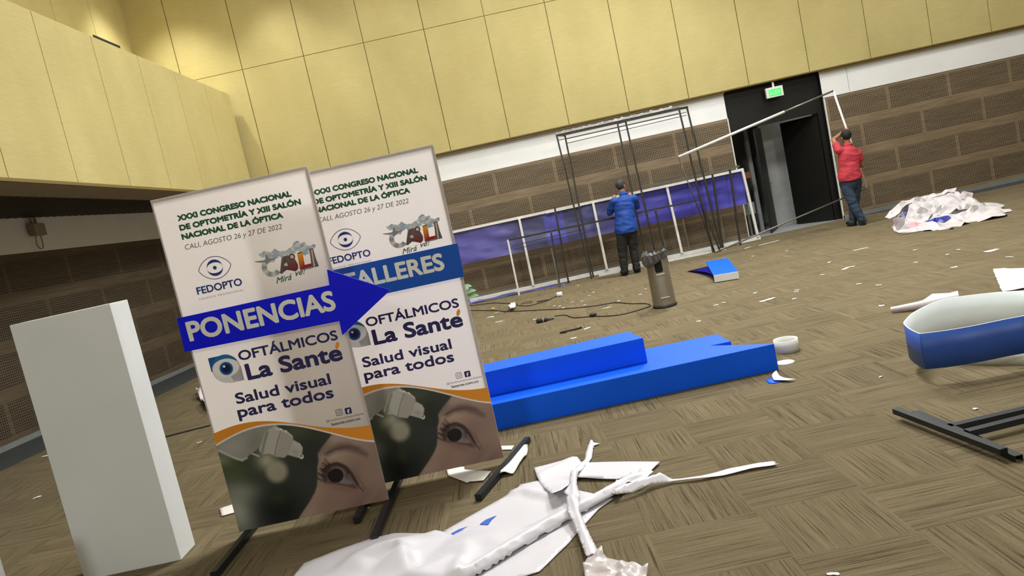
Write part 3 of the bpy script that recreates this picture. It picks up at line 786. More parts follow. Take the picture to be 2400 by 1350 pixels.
    over(.6 * blob(1170, 420, 60, 40, 15), (142, 138, 128))
    over(S(1, .8, np.hypot((X - 1240) / 30, (Yp - 475) / 32)), (196, 194, 186)); over(S(1, .6, np.hypot((X - 1236) / 16, (Yp - 466) / 18)), (96, 92, 86))
    over(.9 * line([(665, 440), (740, 470)], 9), (190, 190, 176))
    # face
    face = soft_poly([(1610, 190), (1560, 260), (1480, 360), (1430, 440), (1440, 520), (1425, 600), (1430, 700), (1420, 830), (1395, 900), (1340, 1000), (1260, 1120), (1180, 1240), (1150, 1400), (2500, 1400), (2500, 150)], 14)
    sk = np.zeros_like(img) + np.array((150, 127, 114))
    def sko(mask, c_):
        nonlocal sk
        sk = sk * (1 - mask[..., None]) + np.array(c_) * mask[..., None]
    sko(.8 * blob(1480, 330, 90, 200, 25), (106, 96, 90)); sko(.8 * blob(1640, 260, 120, 60), (160, 140, 128)); sko(.7 * blob(1600, 470, 150, 50, -10), (172, 148, 132))
    sko(.75 * blob(2000, 1000, 300, 160, -30), (116, 90, 82)); sko(.6 * blob(1600, 1000, 220, 160, -20), (140, 112, 100)); sko(.7 * blob(2130, 450, 140, 300), (128, 108, 98)); sko(.6 * blob(1330, 1150, 90, 160, 30), (168, 146, 132))
    sko(.75 * line([(1940, 1130), (2030, 1000), (2100, 900), (2150, 820)], 40, 36), (142, 118, 106)); sko(.6 * blob(1400, 900, 60, 120, 20), (158, 136, 120))
    sko(.6 * blob(1880, 640, 140, 200, 20), (120, 96, 86)); sko(.55 * blob(1700, 830, 240, 60, 12), (116, 86, 80))
    sko(.62 * soft_poly([(1510, 440), (1580, 370), (1680, 320), (1800, 320), (1930, 370), (2020, 440), (2010, 480), (1900, 440), (1760, 400), (1640, 410), (1540, 470)], 40), (78, 62, 58))
    for k in range(26):
        x0 = 1500 + k * 16; y0 = 450 - 80 * math.sin(k / 26 * PI * .75)
        sko(.35 * line([(x0, y0 + 10), (x0 + 34, y0 - 28)], 3, 3), (52, 42, 40))
    over_face = sk
    img = img * (1 - face[..., None]) + over_face * face[..., None]
    over(soft_poly([(1470, 690), (1530, 590), (1620, 545), (1720, 555), (1800, 620), (1860, 720), (1900, 800), (1960, 870), (1880, 850), (1800, 820), (1700, 800), (1600, 790), (1510, 770)], 20) * .75, (66, 52, 48))
    over(soft_poly([(1540, 700), (1600, 620), (1680, 600), (1760, 650), (1810, 730), (1850, 800), (1760, 800), (1640, 780), (1560, 760)], 14), (126, 118, 117))
    over(.7 * blob(1790, 690, 70, 60, 40), (70, 58, 56))
    over(S(1, .9, np.hypot((X - 1640) / 98, (Yp - 695) / 92)), (34, 28, 28)); over(.8 * line([(1560, 650), (1620, 608), (1700, 612), (1740, 650)], 6, 6), (110, 104, 102))
    over(.9 * line([(1490, 640), (1560, 575), (1660, 555), (1760, 600), (1830, 690), (1900, 800)], 15, 22), (50, 38, 36))
    over(.6 * line([(1890, 790), (1965, 885)], 8, 12), (78, 56, 52))
    over(.6 * line([(1520, 780), (1640, 790), (1760, 815), (1860, 840)], 12, 12), (96, 70, 66)); over(.55 * line([(1800, 690), (1870, 800), (1940, 880)], 10, 10), (150, 122, 112)); over(.5 * line([(1900, 700), (1990, 860)], 14, 14), (104, 80, 74))
    for k in range(13):
        t_ = k / 12; x0, y0 = 1520 + 60 * math.sin(t_ * 2.2), 770 - 220 * t_; x1, y1 = 1425 + 30 * t_ + 60 * t_ * t_, 730 - 230 * t_ + 10 * math.sin(k * 2)
        over(.85 * line([(x0, y0), ((x0 + x1) / 2, (y0 + y1) / 2 + 12), (x1, y1)], 4, 3), (30, 22, 20))
    img = np.clip(img, 0, 255)
    BR = 1.22
    lim = np.where(img / 255 <= .04045, img / 255 / 12.92, ((img / 255 + .055) / 1.055) ** 2.4) * BR
    orange = np.array(lin((232, 150, 50))); white_ = np.array(lin((236, 230, 224)))
    above = S(-.002, .002, WW - (zw[None, :] + .004)); wl = 1 - S(.004, .007, np.abs(WW - zw[None, :]))
    lim = lim * (1 - above[..., None]) + orange * above[..., None]
    lim = lim * (1 - wl[..., None]) + white_ * wl[..., None]
    me = bpy.data.meshes.new('photo_print')
    vs = np.stack([UU, np.full_like(UU, F), WW], -1).reshape(-1, 3)
    idx = np.arange(nu * nw).reshape(nw, nu)
    fs = np.stack([idx[:-1, :-1], idx[:-1, 1:], idx[1:, 1:], idx[1:, :-1]], -1).reshape(-1, 4)
    me.from_pydata(vs.tolist(), [], fs.tolist())
    at = me.color_attributes.new('Col', 'FLOAT_COLOR', 'POINT')
    at.data.foreach_set('color', np.concatenate([lim.reshape(-1, 3), np.ones((nu * nw, 1))], 1).astype(np.float32).ravel())
    me.materials.append(vcol_mat('photo_print', .45))
    D.append(('photo_print', me, None, 'printed picture of a dropper bottle over an eye under an orange wave'))
    return D
DEFS = banner_part_defs()
BMESH = []
for name, bm, m, lab in DEFS:
    if isinstance(bm, bmesh.types.BMesh):
        me = bpy.data.meshes.new(name); bm.to_mesh(me); bm.free()
        for q in (m if isinstance(m, list) else [m]): me.materials.append(q)
    else: me = bm
    BMESH.append((name, me, lab))
def banner(loc, label, rotz=0.0):
    root = empty('banner_stand', loc, label, 'banner', 'congress banners on black feet', rotz)
    for name, me, lab in BMESH:
        o = bpy.data.objects.new(name, me); col.objects.link(o); o.parent = root
        if lab: o['label'] = lab
    return root
def foot(root, p, q):
    bm = bmesh.new(); beam(bm, p, q, .042, .04)
    bmesh.ops.bevel(bm, geom=bm.edges[:], offset=.003, segments=2, affect='EDGES')
    return finish('foot', bm, M_STEELBAR, root)
b1 = banner((-2.05, 4.40, .045), 'white congress banner whose royal blue arrow sign reads PONENCIAS')
b2 = banner((-1.312, 4.72, .045), 'white congress banner whose plain blue sign reads TALLERES')
foot(b1, (.045, -.53, -.022), (.055, .45, -.022)); foot(b1, (.955, -.50, -.022), (.965, .45, -.022))
foot(b2, (.05, -.50, -.022), (.05, .45, -.022)); foot(b2, (.80, -.55, -.022), (1.135, .34, -.022))
# arrow sign on the first banner
c = [(p[0] + 0, p[2]) for p in [(-2.064,4.375,1.437),(-1.119,4.375,1.437),(-1.111,4.375,1.531),(-0.77,4.375,1.329),(-1.116,4.375,1.124),(-1.113,4.375,1.212),(-2.069,4.375,1.229)]]
bm = bmesh.new(); prism(bm, [(x + 2.05, z - .045) for x, z in c], 'y', -.034, -.012)
sg = finish('arrow_sign', bm, M_BLUEDEEP, b1); sg['label'] = 'royal blue arrow shaped sign board'
q = [(p[0] + 2.05, p[2] - .045) for p in [(-2.023,4.366,1.285),(-1.11,4.366,1.28)]]
bm = bmesh.new(); text_bm(bm, 'PONENCIAS', q[0][0], q[1][0], (q[0][1] + q[1][1]) / 2, .122, -.0345, bold=.035)
finish('sign_lettering', bm, M_LETTERWHITE, sg)['label'] = 'white lettering PONENCIAS'
c = [(p[0] + 1.312, p[2] - .045) for p in [(-0.335,4.695,1.509),(-0.339,4.695,1.29)]]
bm = bmesh.new(); prism(bm, [(.13, c[0][1] + .002), (c[0][0], c[0][1]), (c[1][0], c[1][1]), (.13, c[1][1])], 'y', -.034, -.012)
sg = finish('name_sign', bm, M_BLUESIGN, b2); sg['label'] = 'mid blue oblong sign board'
q = [(p[0] + 1.312, p[2] - .045) for p in [(-1.12,4.686,1.359),(-0.447,4.686,1.36)]]
bm = bmesh.new(); text_bm(bm, 'TALLERES', q[0][0], q[1][0], q[1][1], .112, -.0345, bold=.035)
finish('sign_lettering', bm, M_LETTERWHITE, sg)['label'] = 'white lettering TALLERES'

# ================================================================== WHITE PLINTHS
def plinth(x0, x1, y0, y1, h, label):
    bm = bmesh.new(); box(bm, (x0, y0, 0), (x1, y1, h), bevel=.005)
    o = finish('display_plinth', bm, mat('plinth_white', (236, 238, 236), .5, mottle=.03, mscale=2.5))
    return tag(o, label, 'plinth', 'white display plinths')
plinth(-2.978, -2.372, 4.255, 4.46, 1.612, 'tall white box plinth standing left of the banners')
plinth(-3.60, -2.922, 3.4, 3.62, .72, 'white plinth cut off by the bottom left corner of the photo')

# ================================================================== BLUE BOXES
lo = [(-.95, 5.5), (1.828,5.521), (1.421,5.882), (1.596,5.871), (1.587,6.235), (-.95, 6.33)]
lo[1] = (1.82, 5.5)
bm = bmesh.new(); prism(bm, lo, 'z', 0, .21)
bmesh.ops.bevel(bm, geom=bm.edges[:], offset=.003, segments=1, affect='EDGES')
tag(finish('ribbon_box', bm, M_BLUE), 'long low blue box with a notched ribbon end lying on the carpet', 'box')
up = [(-.90, 5.755), (0.88,5.775), (0.828,6.154), (-.90, 6.06)]
bm = bmesh.new(); prism(bm, up, 'z', .212, .415)
bmesh.ops.bevel(bm, geom=bm.edges[:], offset=.003, segments=1, affect='EDGES')
tag(finish('long_box', bm, M_BLUE), 'shorter blue box stacked on top of the notched blue box', 'box')

# ================================================================== RINGS AND OFFCUTS BY THE BLUE BOX
def ring_wall(bm, loop, z0, z1, th, mo=0, mi_=1, lift=None):
    n = len(loop); rows = []
    for i in range(n):
        p = Vector(loop[i]); t_ = (Vector(loop[(i + 1) % n]) - Vector(loop[i - 1])).normalized(); nn = Vector((-t_.y, t_.x))
        dz = lift(p.x, p.y) if lift else 0
        q = p + nn * th
        rows.append([bm.verts.new((p.x, p.y, z0 + dz)), bm.verts.new((p.x, p.y, z1 + dz)), bm.verts.new((q.x, q.y, z1 + dz)), bm.verts.new((q.x, q.y, z0 + dz))])
    for i in range(n):
        a, b = rows[i], rows[(i + 1) % n]
        for k, mm in ((0, mo), (1, mi_), (2, mi_), (3, mi_)):
            f = bm.faces.new((a[k], b[k], b[(k + 1) % 4], a[(k + 1) % 4])); f.material_index = mm; f.smooth = (k in (0, 2))
cx, cy = (1.993,5.794)
bm = bmesh.new(); ring_wall(bm, [(2.075 + .098 * math.cos(-2 * PI * k / 40), 5.98 + .098 * math.sin(-2 * PI * k / 40)) for k in range(40)][::-1], 0, .105, .006)
tag(finish('cardboard_ring', bm, [M_WHITE, M_WHITE]), 'small white hoop standing behind the right end of the blue box', 'ring')
bm = bmesh.new(); lathe(bm, [(0.0005, .004), (.072, .004), (.072, .001)], 28, (1.93, 5.66)); tag(finish('foam_disc', bm, M_WHITE), 'flat white disc half under the blue box end', 'disc')
P = [(1.639,5.291),(1.671,5.332),(1.701,5.327),(1.768,5.302),(1.785,5.25),(1.761,5.203),(1.669,5.184),(1.633,5.23)]
tag(sheet('blue_offcut', P, lambda x, y: 0, M_BLUE, .03), 'blue curved offcut lying under a white scrap near the blue box', 'offcut')
P = [(1.678,5.221),(1.695,5.309),(1.729,5.371),(1.76,5.381),(1.748,5.307),(1.753,5.224),(1.806,5.131),(1.75,5.147)]
tag(sheet('paper_offcut', P, lambda x, y: .008 + ridge(x, y, [(1.717,5.312),(1.76,5.381)], .04, .02), M_PAPER, .02, base=.01), 'white pointed scrap lying on the blue offcut', 'offcut')

# ================================================================== LARGE OVAL RING AT THE RIGHT
zt = .335; zb = .10
rim = [(2.495,4.857),(2.549,4.925),(2.652,5.039),(2.795,5.147),(2.949,5.231),(3.093,5.236),(3.236,5.17),(3.341,5.103),(3.446,4.981),(3.508,4.801)]
far = [(rim[-1][0] + .22, rim[-1][1] - .10), (rim[-1][0] + .36, rim[-1][1] - .35), (rim[-1][0] + .34, rim[-1][1] - .62)]
front = [(3.181,4.414),(3,4.41),(2.9,4.422),(2.686,4.43),(2.525,4.46),(2.402,4.508)]
end = [(2.402,4.508),(2.416,4.619),(2.444,4.736),(2.487,4.847),(2.549,4.931)]
loop = [tuple(p) for p in spline([Vector((p[0], p[1])) for p in end[:-1] + rim[1:] + far + front], 6)][:-1]
area2 = sum(loop[i - 1][0] * loop[i][1] - loop[i][0] * loop[i - 1][1] for i in range(len(loop)))
if area2 < 0: loop = loop[::-1]
bm = bmesh.new(); ring_wall(bm, loop, zb, zt, .008)
tag(finish('oval_ring', bm, [M_RINGBLUE, M_RINGWHITE]), 'big oval ring of board, blue outside and pale inside', 'ring')
P1 = [(2.715,4.89),(2.762,4.755),(2.874,4.603),(2.965,4.526),(3.1,4.433)]
P2 = [(3.367,4.789),(3.169,4.814),(3,4.887),(2.819,4.916)]
lp = [tuple(p) for p in spline([Vector(p) for p in P1 + [(P1[-1][0] + .35, P1[-1][1] + .15)] + P2], 5, True)]
area2 = sum(lp[i - 1][0] * lp[i][1] - lp[i][0] * lp[i - 1][1] for i in range(len(lp)))
if area2 < 0: lp = lp[::-1]
bm = bmesh.new(); ring_wall(bm, lp, 0, .095, .008)
tag(finish('oval_ring', bm, [M_WHITE, M_RINGWHITE]), 'white ring of board lying underneath the blue oval ring', 'ring')

# ================================================================== BLACK T-SHAPED FEET ON THE CARPET
def bar_stand(label, bars):
    root = empty('steel_stand', (*bars[0][0][:2], 0), label, 'metal stand', 'black steel stands on the carpet')
    for nm, p, q, z in bars:
        pass
    return root
def steel(name, parts, label):
    o0 = Vector((*parts[0][1], 0))
    root = empty(name, o0, label, 'metal stand', 'loose black steel stands')
    for nm, p, q, z in parts:
        bm = bmesh.new(); a = Vector((*p, z)) - o0; b = Vector((*q, z)) - o0
        d = (b - a).normalized(); s_ = Vector((-d.y, d.x, 0))
        # channel section: top plate and two side flanges
        beam(bm, a + Vector((0, 0, .014)), b + Vector((0, 0, .014)), .042, .004)
        beam(bm, a + s_ * .019, b + s_ * .019, .004, .03); beam(bm, a - s_ * .019, b - s_ * .019, .004, .03)
        finish(nm, bm, M_STEELBAR, root)
    return root
steel('steel_stand', [('cross_bar', (1.966,4.071), (2.058,3.292), .048), ('stem', (2.063,3.574), (2.618,3.617), .048)], 'black steel T stand lying uppermost at the right edge')
steel('steel_stand', [('cross_bar', (2.063,4.047), (2.103,3.26), .016), ('stem', (2.079,3.754), (2.744,3.782), .016)], 'black steel T stand lying beneath the other one at the right edge')

# ================================================================== DISPLAY FRAMES ALONG THE BACK WALL
def post(bm, top, bot, y, wd, z0=0.0):
    beam(bm, (top[0], y, top[2]), (bot[0], y, z0 if z0 is not None else bot[2]), wd, wd, up=(0, 1, 0))
YW = 14.42
root = empty('display_wall_frame', (1.9, YW, 0), 'long white tube frame with purple cloth leaning along the back wall', 'display frame')
def kid(name, bm, m, smooth=False):
    for v in bm.verts: v.co -= root.location
    return finish(name, bm, m, root, smooth)
tl, tr = [(-1.149,14.42,1.451),(4.782,14.42,1.434)]
bm = bmesh.new(); beam(bm, tl, tr, .05, .05); beam(bm, ((0.804,14.42,1.499)[0], YW - .03, tl[2] + (tr[2] - tl[2]) * .47), ((1.506,14.42,1.444)[0], YW - .03, tl[2] + (tr[2] - tl[2]) * .6), .04, .06); kid('top_rail', bm, M_WHITEMETAL)
bl, br = [(-1.036,14.42,0.105),(4.851,14.42,-0.031)]
bm = bmesh.new(); beam(bm, (bl[0], YW, .045), (br[0] + .02, YW, .045), .06, .07); kid('bottom_rail', bm, M_WHITEMETAL)
for t_, b_ in ([(0.267,14.4,1.43),(0.264,14.4,0.085)], [(1.751,14.4,1.437),(1.76,14.4,0.046)], [(3.234,14.4,1.43),(3.281,14.4,0.07)], [(4.749,14.42,1.441),(4.817,14.42,0.019)]):
    bm = bmesh.new(); post(bm, t_, b_, YW - .035, .045, .08); kid('post', bm, M_WHITEMETAL)
for t_, b_ in ([(4.751,14.55,0.742),(4.757,14.55,0.106)], [(3.447,14.55,0.74),(3.467,14.55,0.073)]):
    bm = bmesh.new(); post(bm, t_, b_, YW + .1, .035, .08); kid('brace', bm, M_GREYTUBE)
# cloth: grid with sag folds
xl, xr = tl[0] + .02, tr[0] - .03
zb1, zb2 = (-1.017,14.45,0.78)[2], (4.746,14.45,0.76)[2]
bm = bmesh.new(); nx, nz = 120, 18; G_ = []
for j in range(nz + 1):
    r_ = []
    for i in range(nx + 1):
        u = i / nx; v = j / nz; x = xl + (xr - xl) * u
        z0 = zb1 + (zb2 - zb1) * u; z1 = tl[2] + (tr[2] - tl[2]) * u - .01
        z = z1 + (z0 - z1) * v
        y = YW + .03 + .03 * noise.noise(Vector((x * 1.6 + z * 1.5, z * 5, 2))) * (1 if v else 0) + .012 * noise.noise(Vector((x * 5, z * 9, 8)))
        r_.append(bm.verts.new((x, y, z)))
    G_.append(r_)
for j in range(nz):
    for i in range(nx): bm.faces.new((G_[j][i], G_[j + 1][i], G_[j + 1][i + 1], G_[j][i + 1]))
kid('fabric_panel', bm, M_PURPLE, True)['label'] = 'purple printed cloth strip'

# purple cloth slumped on the floor under the left end
P = [(-1.35, 14.20), (-.2, 14.12), (.9, 14.08), (.95, 14.2), (-.1, 14.28), (-1.35, 14.34)]
tag(sheet('fabric_strip', P, lambda x, y: .05 * max(0, noise.noise(Vector((x * 3, y * 8, 1)))) + .03 * (y - 14.1) / .3, M_PURPLE, .06), 'purple cloth strip slumped on the floor below the frame', 'fabric')
# second white rail lying in front of the bottom rail
r0, r1 = (1.068,13.938,-0), (3.636,13.872,0)
bm = bmesh.new(); beam(bm, (1.55, 14.14, .02), (4.05, 14.04, .02), .045, .04); tag(finish('metal_rail', bm, M_WHITEMETAL), 'thin white rail lying on the floor in front of the purple frame', 'rail')

# tall dark frame rising to the overhang
root = empty('tall_frame', (2.6, 14.1, 0), 'tall dark metal tube frame standing against the purple display', 'display frame')
TF, TR_ = 14.02, 14.22
for a, b, y in (((1.289,14.02,2.825), (1.389,14.02,0.074), TF), ((1.464,14.22,2.808), (1.449,14.22,0.077), TR_), ((2.464,14.02,2.802), (2.498,14.02,0.297), TF), ((2.659,14.22,2.823), (2.741,14.22,0.224), TR_), ((3.656,14.02,2.817), (3.793,14.02,0.183), TF), ((3.865,14.22,2.824), (4.016,14.22,0.04), TR_)):
    bm = bmesh.new(); post(bm, a, b, y, .030); kid('leg', bm, M_DARKMETAL)
for a, b, y in ((((1.276,14.02,2.82)), ((3.665,14.02,2.823)), TF), (((1.46,14.22,2.825)), ((3.883,14.22,2.828)), TR_)):
    bm = bmesh.new(); beam(bm, (a[0], y, a[2]), (b[0], y, b[2]), .038, .042); kid('top_rail', bm, M_DARKMETAL)
for p, q, y in (((1.301,14.02,2.725), (3.632,14.02,2.733), TF), ((1.466,14.22,2.733), (3.841,14.22,2.739), TR_), ((1.465,14.22,2.65), (3.83,14.22,2.684), TR_)):
    bm = bmesh.new(); beam(bm, (p[0], y, p[2]), (q[0], y, q[2]), .012, .012); kid('rod', bm, M_DARKMETAL)
for x in (0, 1, 2):
    p = (((1.289,14.02,2.825)), ((2.464,14.02,2.802)), ((3.656,14.02,2.817)))[x]; q = (((1.464,14.22,2.808)), ((2.659,14.22,2.823)), ((3.865,14.22,2.824)))[x]
    bm = bmesh.new(); beam(bm, (p[0], TF, p[2]), (q[0], TR_, q[2]), .04, .04); kid('tie', bm, M_DARKMETAL)
# torn wrap left along its top
pts = []
bm = bmesh.new(); a, b = (1.281,14.02,2.843), (3.531,14.02,2.852)
n = 60
rows = []
for i in range(n + 1):
    t_ = i / n; x = a[0] + (b[0] - a[0]) * t_; z = a[2] + (b[2] - a[2]) * t_ + .02
    hh = .045 + .035 * noise.noise(Vector((i * .6, 3, 1)))
    rows.append([bm.verts.new((x, TF - .04 + .02 * noise.noise(Vector((i * .9, k * 2.1, 5))), z - .03 + hh * k / 2)) for k in range(3)])
for r1_, r2_ in zip(rows, rows[1:]):
    for k in range(2): bm.faces.new((r1_[k], r2_[k], r2_[k + 1], r1_[k + 1]))
kid('torn_wrap', bm, mat('clear_wrap', (180, 178, 172), .25, mottle=.3, mscale=40), True)['label'] = 'torn grey wrapping along the top rail'

# low counter frame
root = empty('counter_frame', (1.8, 13.95, 0), 'low dark counter frame with one white post before the purple cloth', 'display frame')
YC = 13.92
L0, L1 = (-0.025,13.92,1.08), (3.712,13.92,1.054)
bm = bmesh.new(); beam(bm, (L0[0], YC, L0[2]), (L1[0], YC, L1[2]), .034, .034); kid('top_rail', bm, M_DARKMETAL)
for k, (t_, b_) in enumerate(([(-0.039,13.92,1.091),(-0.05,13.92,0.06)], [(0.8,13.92,1.05),(0.751,13.92,0.13)], [(2.835,13.92,1.03),(2.865,13.92,0.139)], [(3.712,13.92,1.054),(3.901,13.92,-0.003)])):
    bm = bmesh.new(); post(bm, t_, b_, YC, .034); kid('leg', bm, M_WHITEMETAL if k == 0 else M_DARKMETAL)
t_, b_ = [(0.731,13.75,0.765),(0.736,13.75,0.158)]
bm = bmesh.new(); post(bm, t_, b_, 13.75, .035); kid('leg', bm, M_GREYTUBE)
for dz, x0, x1 in ((.12, 1200, 1350), (.2, 1200, 1350)):
    bm = bmesh.new(); beam(bm, (L0[0] + .05, YC + .1, L0[2] - dz), (L0[0] + 1.45, YC + .1, L0[2] - dz * .9), .01, .01); kid('rod', bm, M_DARKMETAL)
# leaning dark posts
root = empty('leaning_frame', (4.0, 14.2, 0), 'narrow dark metal frame leaning over the right end of the purple cloth', 'display frame')
YD = 14.24
for t_, b_ in ([(4.116,14.24,1.476),(4.054,14.24,0.005)], [(4.463,14.24,1.497),(4.401,14.24,-0.041)]):
    bm = bmesh.new(); post(bm, t_, b_, YD, .034); kid('post', bm, M_DARKMETAL)
p, q = [(2.687,14.24,1.509),(4.65,14.24,1.503)]
bm = bmesh.new(); beam(bm, (p[0], YD, p[2] + .01), (q[0], YD, q[2] + .01), .035, .035); kid('top_rail', bm, M_GREYTUBE)
root = empty('upright_post', (.9, 14.12, 0), 'single thin dark upright post between the white posts', 'post')
t_, b_ = [(0.979,14.12,1.501),(0.943,14.12,0.12)]
bm = bmesh.new(); post(bm, t_, b_, 14.12, .032); kid('tube', bm, M_DARKMETAL)

# frame held by the man in red
root = empty('tube_frame', (4.9, 13.55, 0), 'large tilted tube frame carried by the man in red', 'frame')
A_, Am, B_, C_, D_ = (3.299,13.3,1.919), (5.398,13.5,2.313), (6.426,13.68,2.503), (6.75,13.68,0.609), (3.632,13.3,0.075)
bm = bmesh.new(); tube(bm, (A_, Am), .025, 12); kid('long_tube', bm, M_WHITEMETAL)['label'] = 'thick white tube'
bm = bmesh.new(); tube(bm, (Am, B_), .017, 10); kid('extension_tube', bm, M_GREYTUBE)
bm = bmesh.new(); tube(bm, (B_, C_), .019, 10); kid('hand_pole', bm, M_WHITEMETAL)
D_ = (D_[0], D_[1], max(D_[2], .03))
bm = bmesh.new(); tube(bm, (A_, D_), .010, 8); kid('side_rod', bm, M_DARKMETAL)
bm = bmesh.new(); tube(bm, (D_, C_), .015, 8); kid('lower_tube', bm, M_GREYTUBE)

# ================================================================== PEOPLE
def limb(bm, p, q, r1, r2, flat=1.0, seg=14):
    p, q = Vector(p), Vector(q); d = (q - p); L = d.length
    z = d.normalized(); x = Vector((1, 0, 0)); x = (x - z * x.dot(z))
    if x.length < .2: x = Vector((0, 1, 0)) - z * z.y
    x.normalize(); y = z.cross(x)
    rings = []
    prof = [(-.95, .3), (-.7, .72), (-.35, .94), (0, 1)]
    st = [(-r1 * flat * -0 + a * r1, s_ * r1) for a, s_ in prof] + [(L * k / 5, r1 + (r2 - r1) * k / 5) for k in range(1, 5)] + [(L - a * r2, s_ * r2) for a, s_ in reversed(prof)]
    for h, r in st:
        c_ = p + z * h
        rings.append([bm.verts.new(c_ + x * r * math.cos(2 * PI * k / seg) + y * r * flat * math.sin(2 * PI * k / seg)) for k in range(seg)])
    for a, b in zip(rings, rings[1:]):
        for k in range(seg): bm.faces.new((a[k], a[(k + 1) % seg], b[(k + 1) % seg], b[k]))
    bm.faces.new(rings[0][::-1]); bm.faces.new(rings[-1])
def remeshed(name, bm, m, parent, voxel, smooth_it=4, folds=0.0, fscale=6, seed=0):
    o = finish('shape', bm, m)
    md = o.modifiers.new('r', 'REMESH'); md.mode = 'VOXEL'; md.voxel_size = voxel
    s_ = o.modifiers.new('s', 'SMOOTH'); s_.factor = .5; s_.iterations = smooth_it
    me = evaluated(o); bpy.data.objects.remove(o)
    if folds:
        nrm = [v.normal.copy() for v in me.vertices]
        for v, n_ in zip(me.vertices, nrm):
            p = v.co
            q = Vector((p.x * fscale + p.z * fscale * .6, p.y * fscale, p.z * fscale * 1.7 + seed))
            v.co = p + n_ * folds * (1 - 2 * abs(noise.noise(q)) + .4 * noise.noise(q * 2.3))
    me.name = name
    for p in me.polygons: p.use_smooth = True
    if not me.materials: me.materials.append(m)
    o = bpy.data.objects.new(name, me); col.objects.link(o); o.parent = parent
    return o
def hand(bm, wrist, d, up, curl=.5, side=1):
    """palm, four unequal fingers bent at the knuckles and a thumb from the side of the palm"""
    wrist, d, up = Vector(wrist), Vector(d).normalized(), Vector(up)
    up = (up - d * up.dot(d)).normalized(); s_ = d.cross(up) * side
    pc = wrist + d * .085
    limb(bm, wrist - d * .01, wrist + d * .03, .026, .030, .75)
    limb(bm, wrist + d * .03, pc, .036, .040, .55)
    for k, (off, L) in enumerate(((-.030, .066), (-.010, .074), (.010, .070), (.028, .056))):
        b0 = pc + s_ * off
        d1 = (d * math.cos(curl) + up * math.sin(curl)).normalized(); d2 = (d * math.cos(curl * 2.2) + up * math.sin(curl * 2.2)).normalized(); d3 = (d * math.cos(curl * 3.2) + up * math.sin(curl * 3.2)).normalized()
        p1 = b0 + d1 * L * .45; p2 = p1 + d2 * L * .32; p3 = p2 + d3 * L * .25
        limb(bm, b0 - d * .01, p1, .0098, .0092); limb(bm, p1, p2, .0092, .0086); limb(bm, p2, p3, .0086, .0075)
    t0 = wrist + d * .03 - s_ * .028; t1 = t0 + (d * .55 - s_ * .65 + up * .35).normalized() * .042; t2 = t1 + (d * .6 - s_ * .1 + up * .75).normalized() * .034
    limb(bm, t0, t1, .0125, .011); limb(bm, t1, t2, .011, .0088)
def head(bm, c, up, fwd, s=1.0):
    """skull with jaw, nose, ears, brow and lips, looking along fwd"""
    c = Vector(c); up = Vector(up).normalized(); fwd = Vector(fwd); fwd = (fwd - up * fwd.dot(up)).normalized(); rt = fwd.cross(up)
    R = Matrix((rt, fwd, up)).transposed().to_4x4()
    ball(bm, c + up * .03, .098 * s, (.80, 1.0, .98), 20, rot=R); ball(bm, c + fwd * .03 - up * .045, .07 * s, (.86, .92, 1.0), 16, rot=R)
    ball(bm, c + fwd * .062 - up * .085, .032 * s, (1, .8, .8), 12, rot=R)
    limb(bm, c + fwd * .092 + up * .02, c + fwd * .112 - up * .025, .010, .016)
    ball(bm, c + fwd * .090 + up * .035, .03, (1.6, .5, .4), 12, rot=R); ball(bm, c + fwd * .092 - up * .058, .02, (1.2, .6, .45), 12, rot=R)
    for sg in (-1, 1): ball(bm, c + rt * .082 * sg * s - up * .005, .032 * s, (.35, .62, 1.0), 12, rot=R)
    return R, rt, fwd, up
def eyes(root, c, up, fwd):
    up = Vector(up).normalized(); fwd = Vector(fwd); fwd = (fwd - up * fwd.dot(up)).normalized(); rt = fwd.cross(up); c = Vector(c)
    for sg in (-1, 1):
        bm = bmesh.new(); ball(bm, c + fwd * .079 + rt * sg * .031 + up * .008, .0125, (1, 1, 1), 12); ball(bm, c + fwd * .0885 + rt * sg * .031 + up * .008, .006, (1, 1, 1), 10, mi=1)
        finish('eye', bm, [M_EYEWHITE, M_HAIR], root)
def hair(root, c, up, fwd, m, low=-.03):
    up = Vector(up).normalized(); fwd = Vector(fwd); fwd = (fwd - up * fwd.dot(up)).normalized(); rt = fwd.cross(up); c = Vector(c)
    R = Matrix((rt, fwd, up)).transposed().to_4x4()
    bm = bmesh.new(); ball(bm, c + up * .036 - fwd * .006, .105, (.83, 1.0, .98), 40, rot=R)
    for v in list(bm.verts):
        q = R.to_3x3().inverted() @ (v.co - c)
        if q.z < low - .03 * (q.y < -.02) or (q.y > .055 and q.z < .075): bm.verts.remove(v)
    for v in bm.verts: v.co += v.co.normalized() * 0 + Vector((noise.noise(v.co * 40), noise.noise(v.co * 40 + Vector((9, 0, 0))), noise.noise(v.co * 40 + Vector((0, 9, 0))))) * .004
    bmesh.ops.solidify(bm, geom=bm.faces[:], thickness=.008)
    return finish('hair', bm, m, root, True)
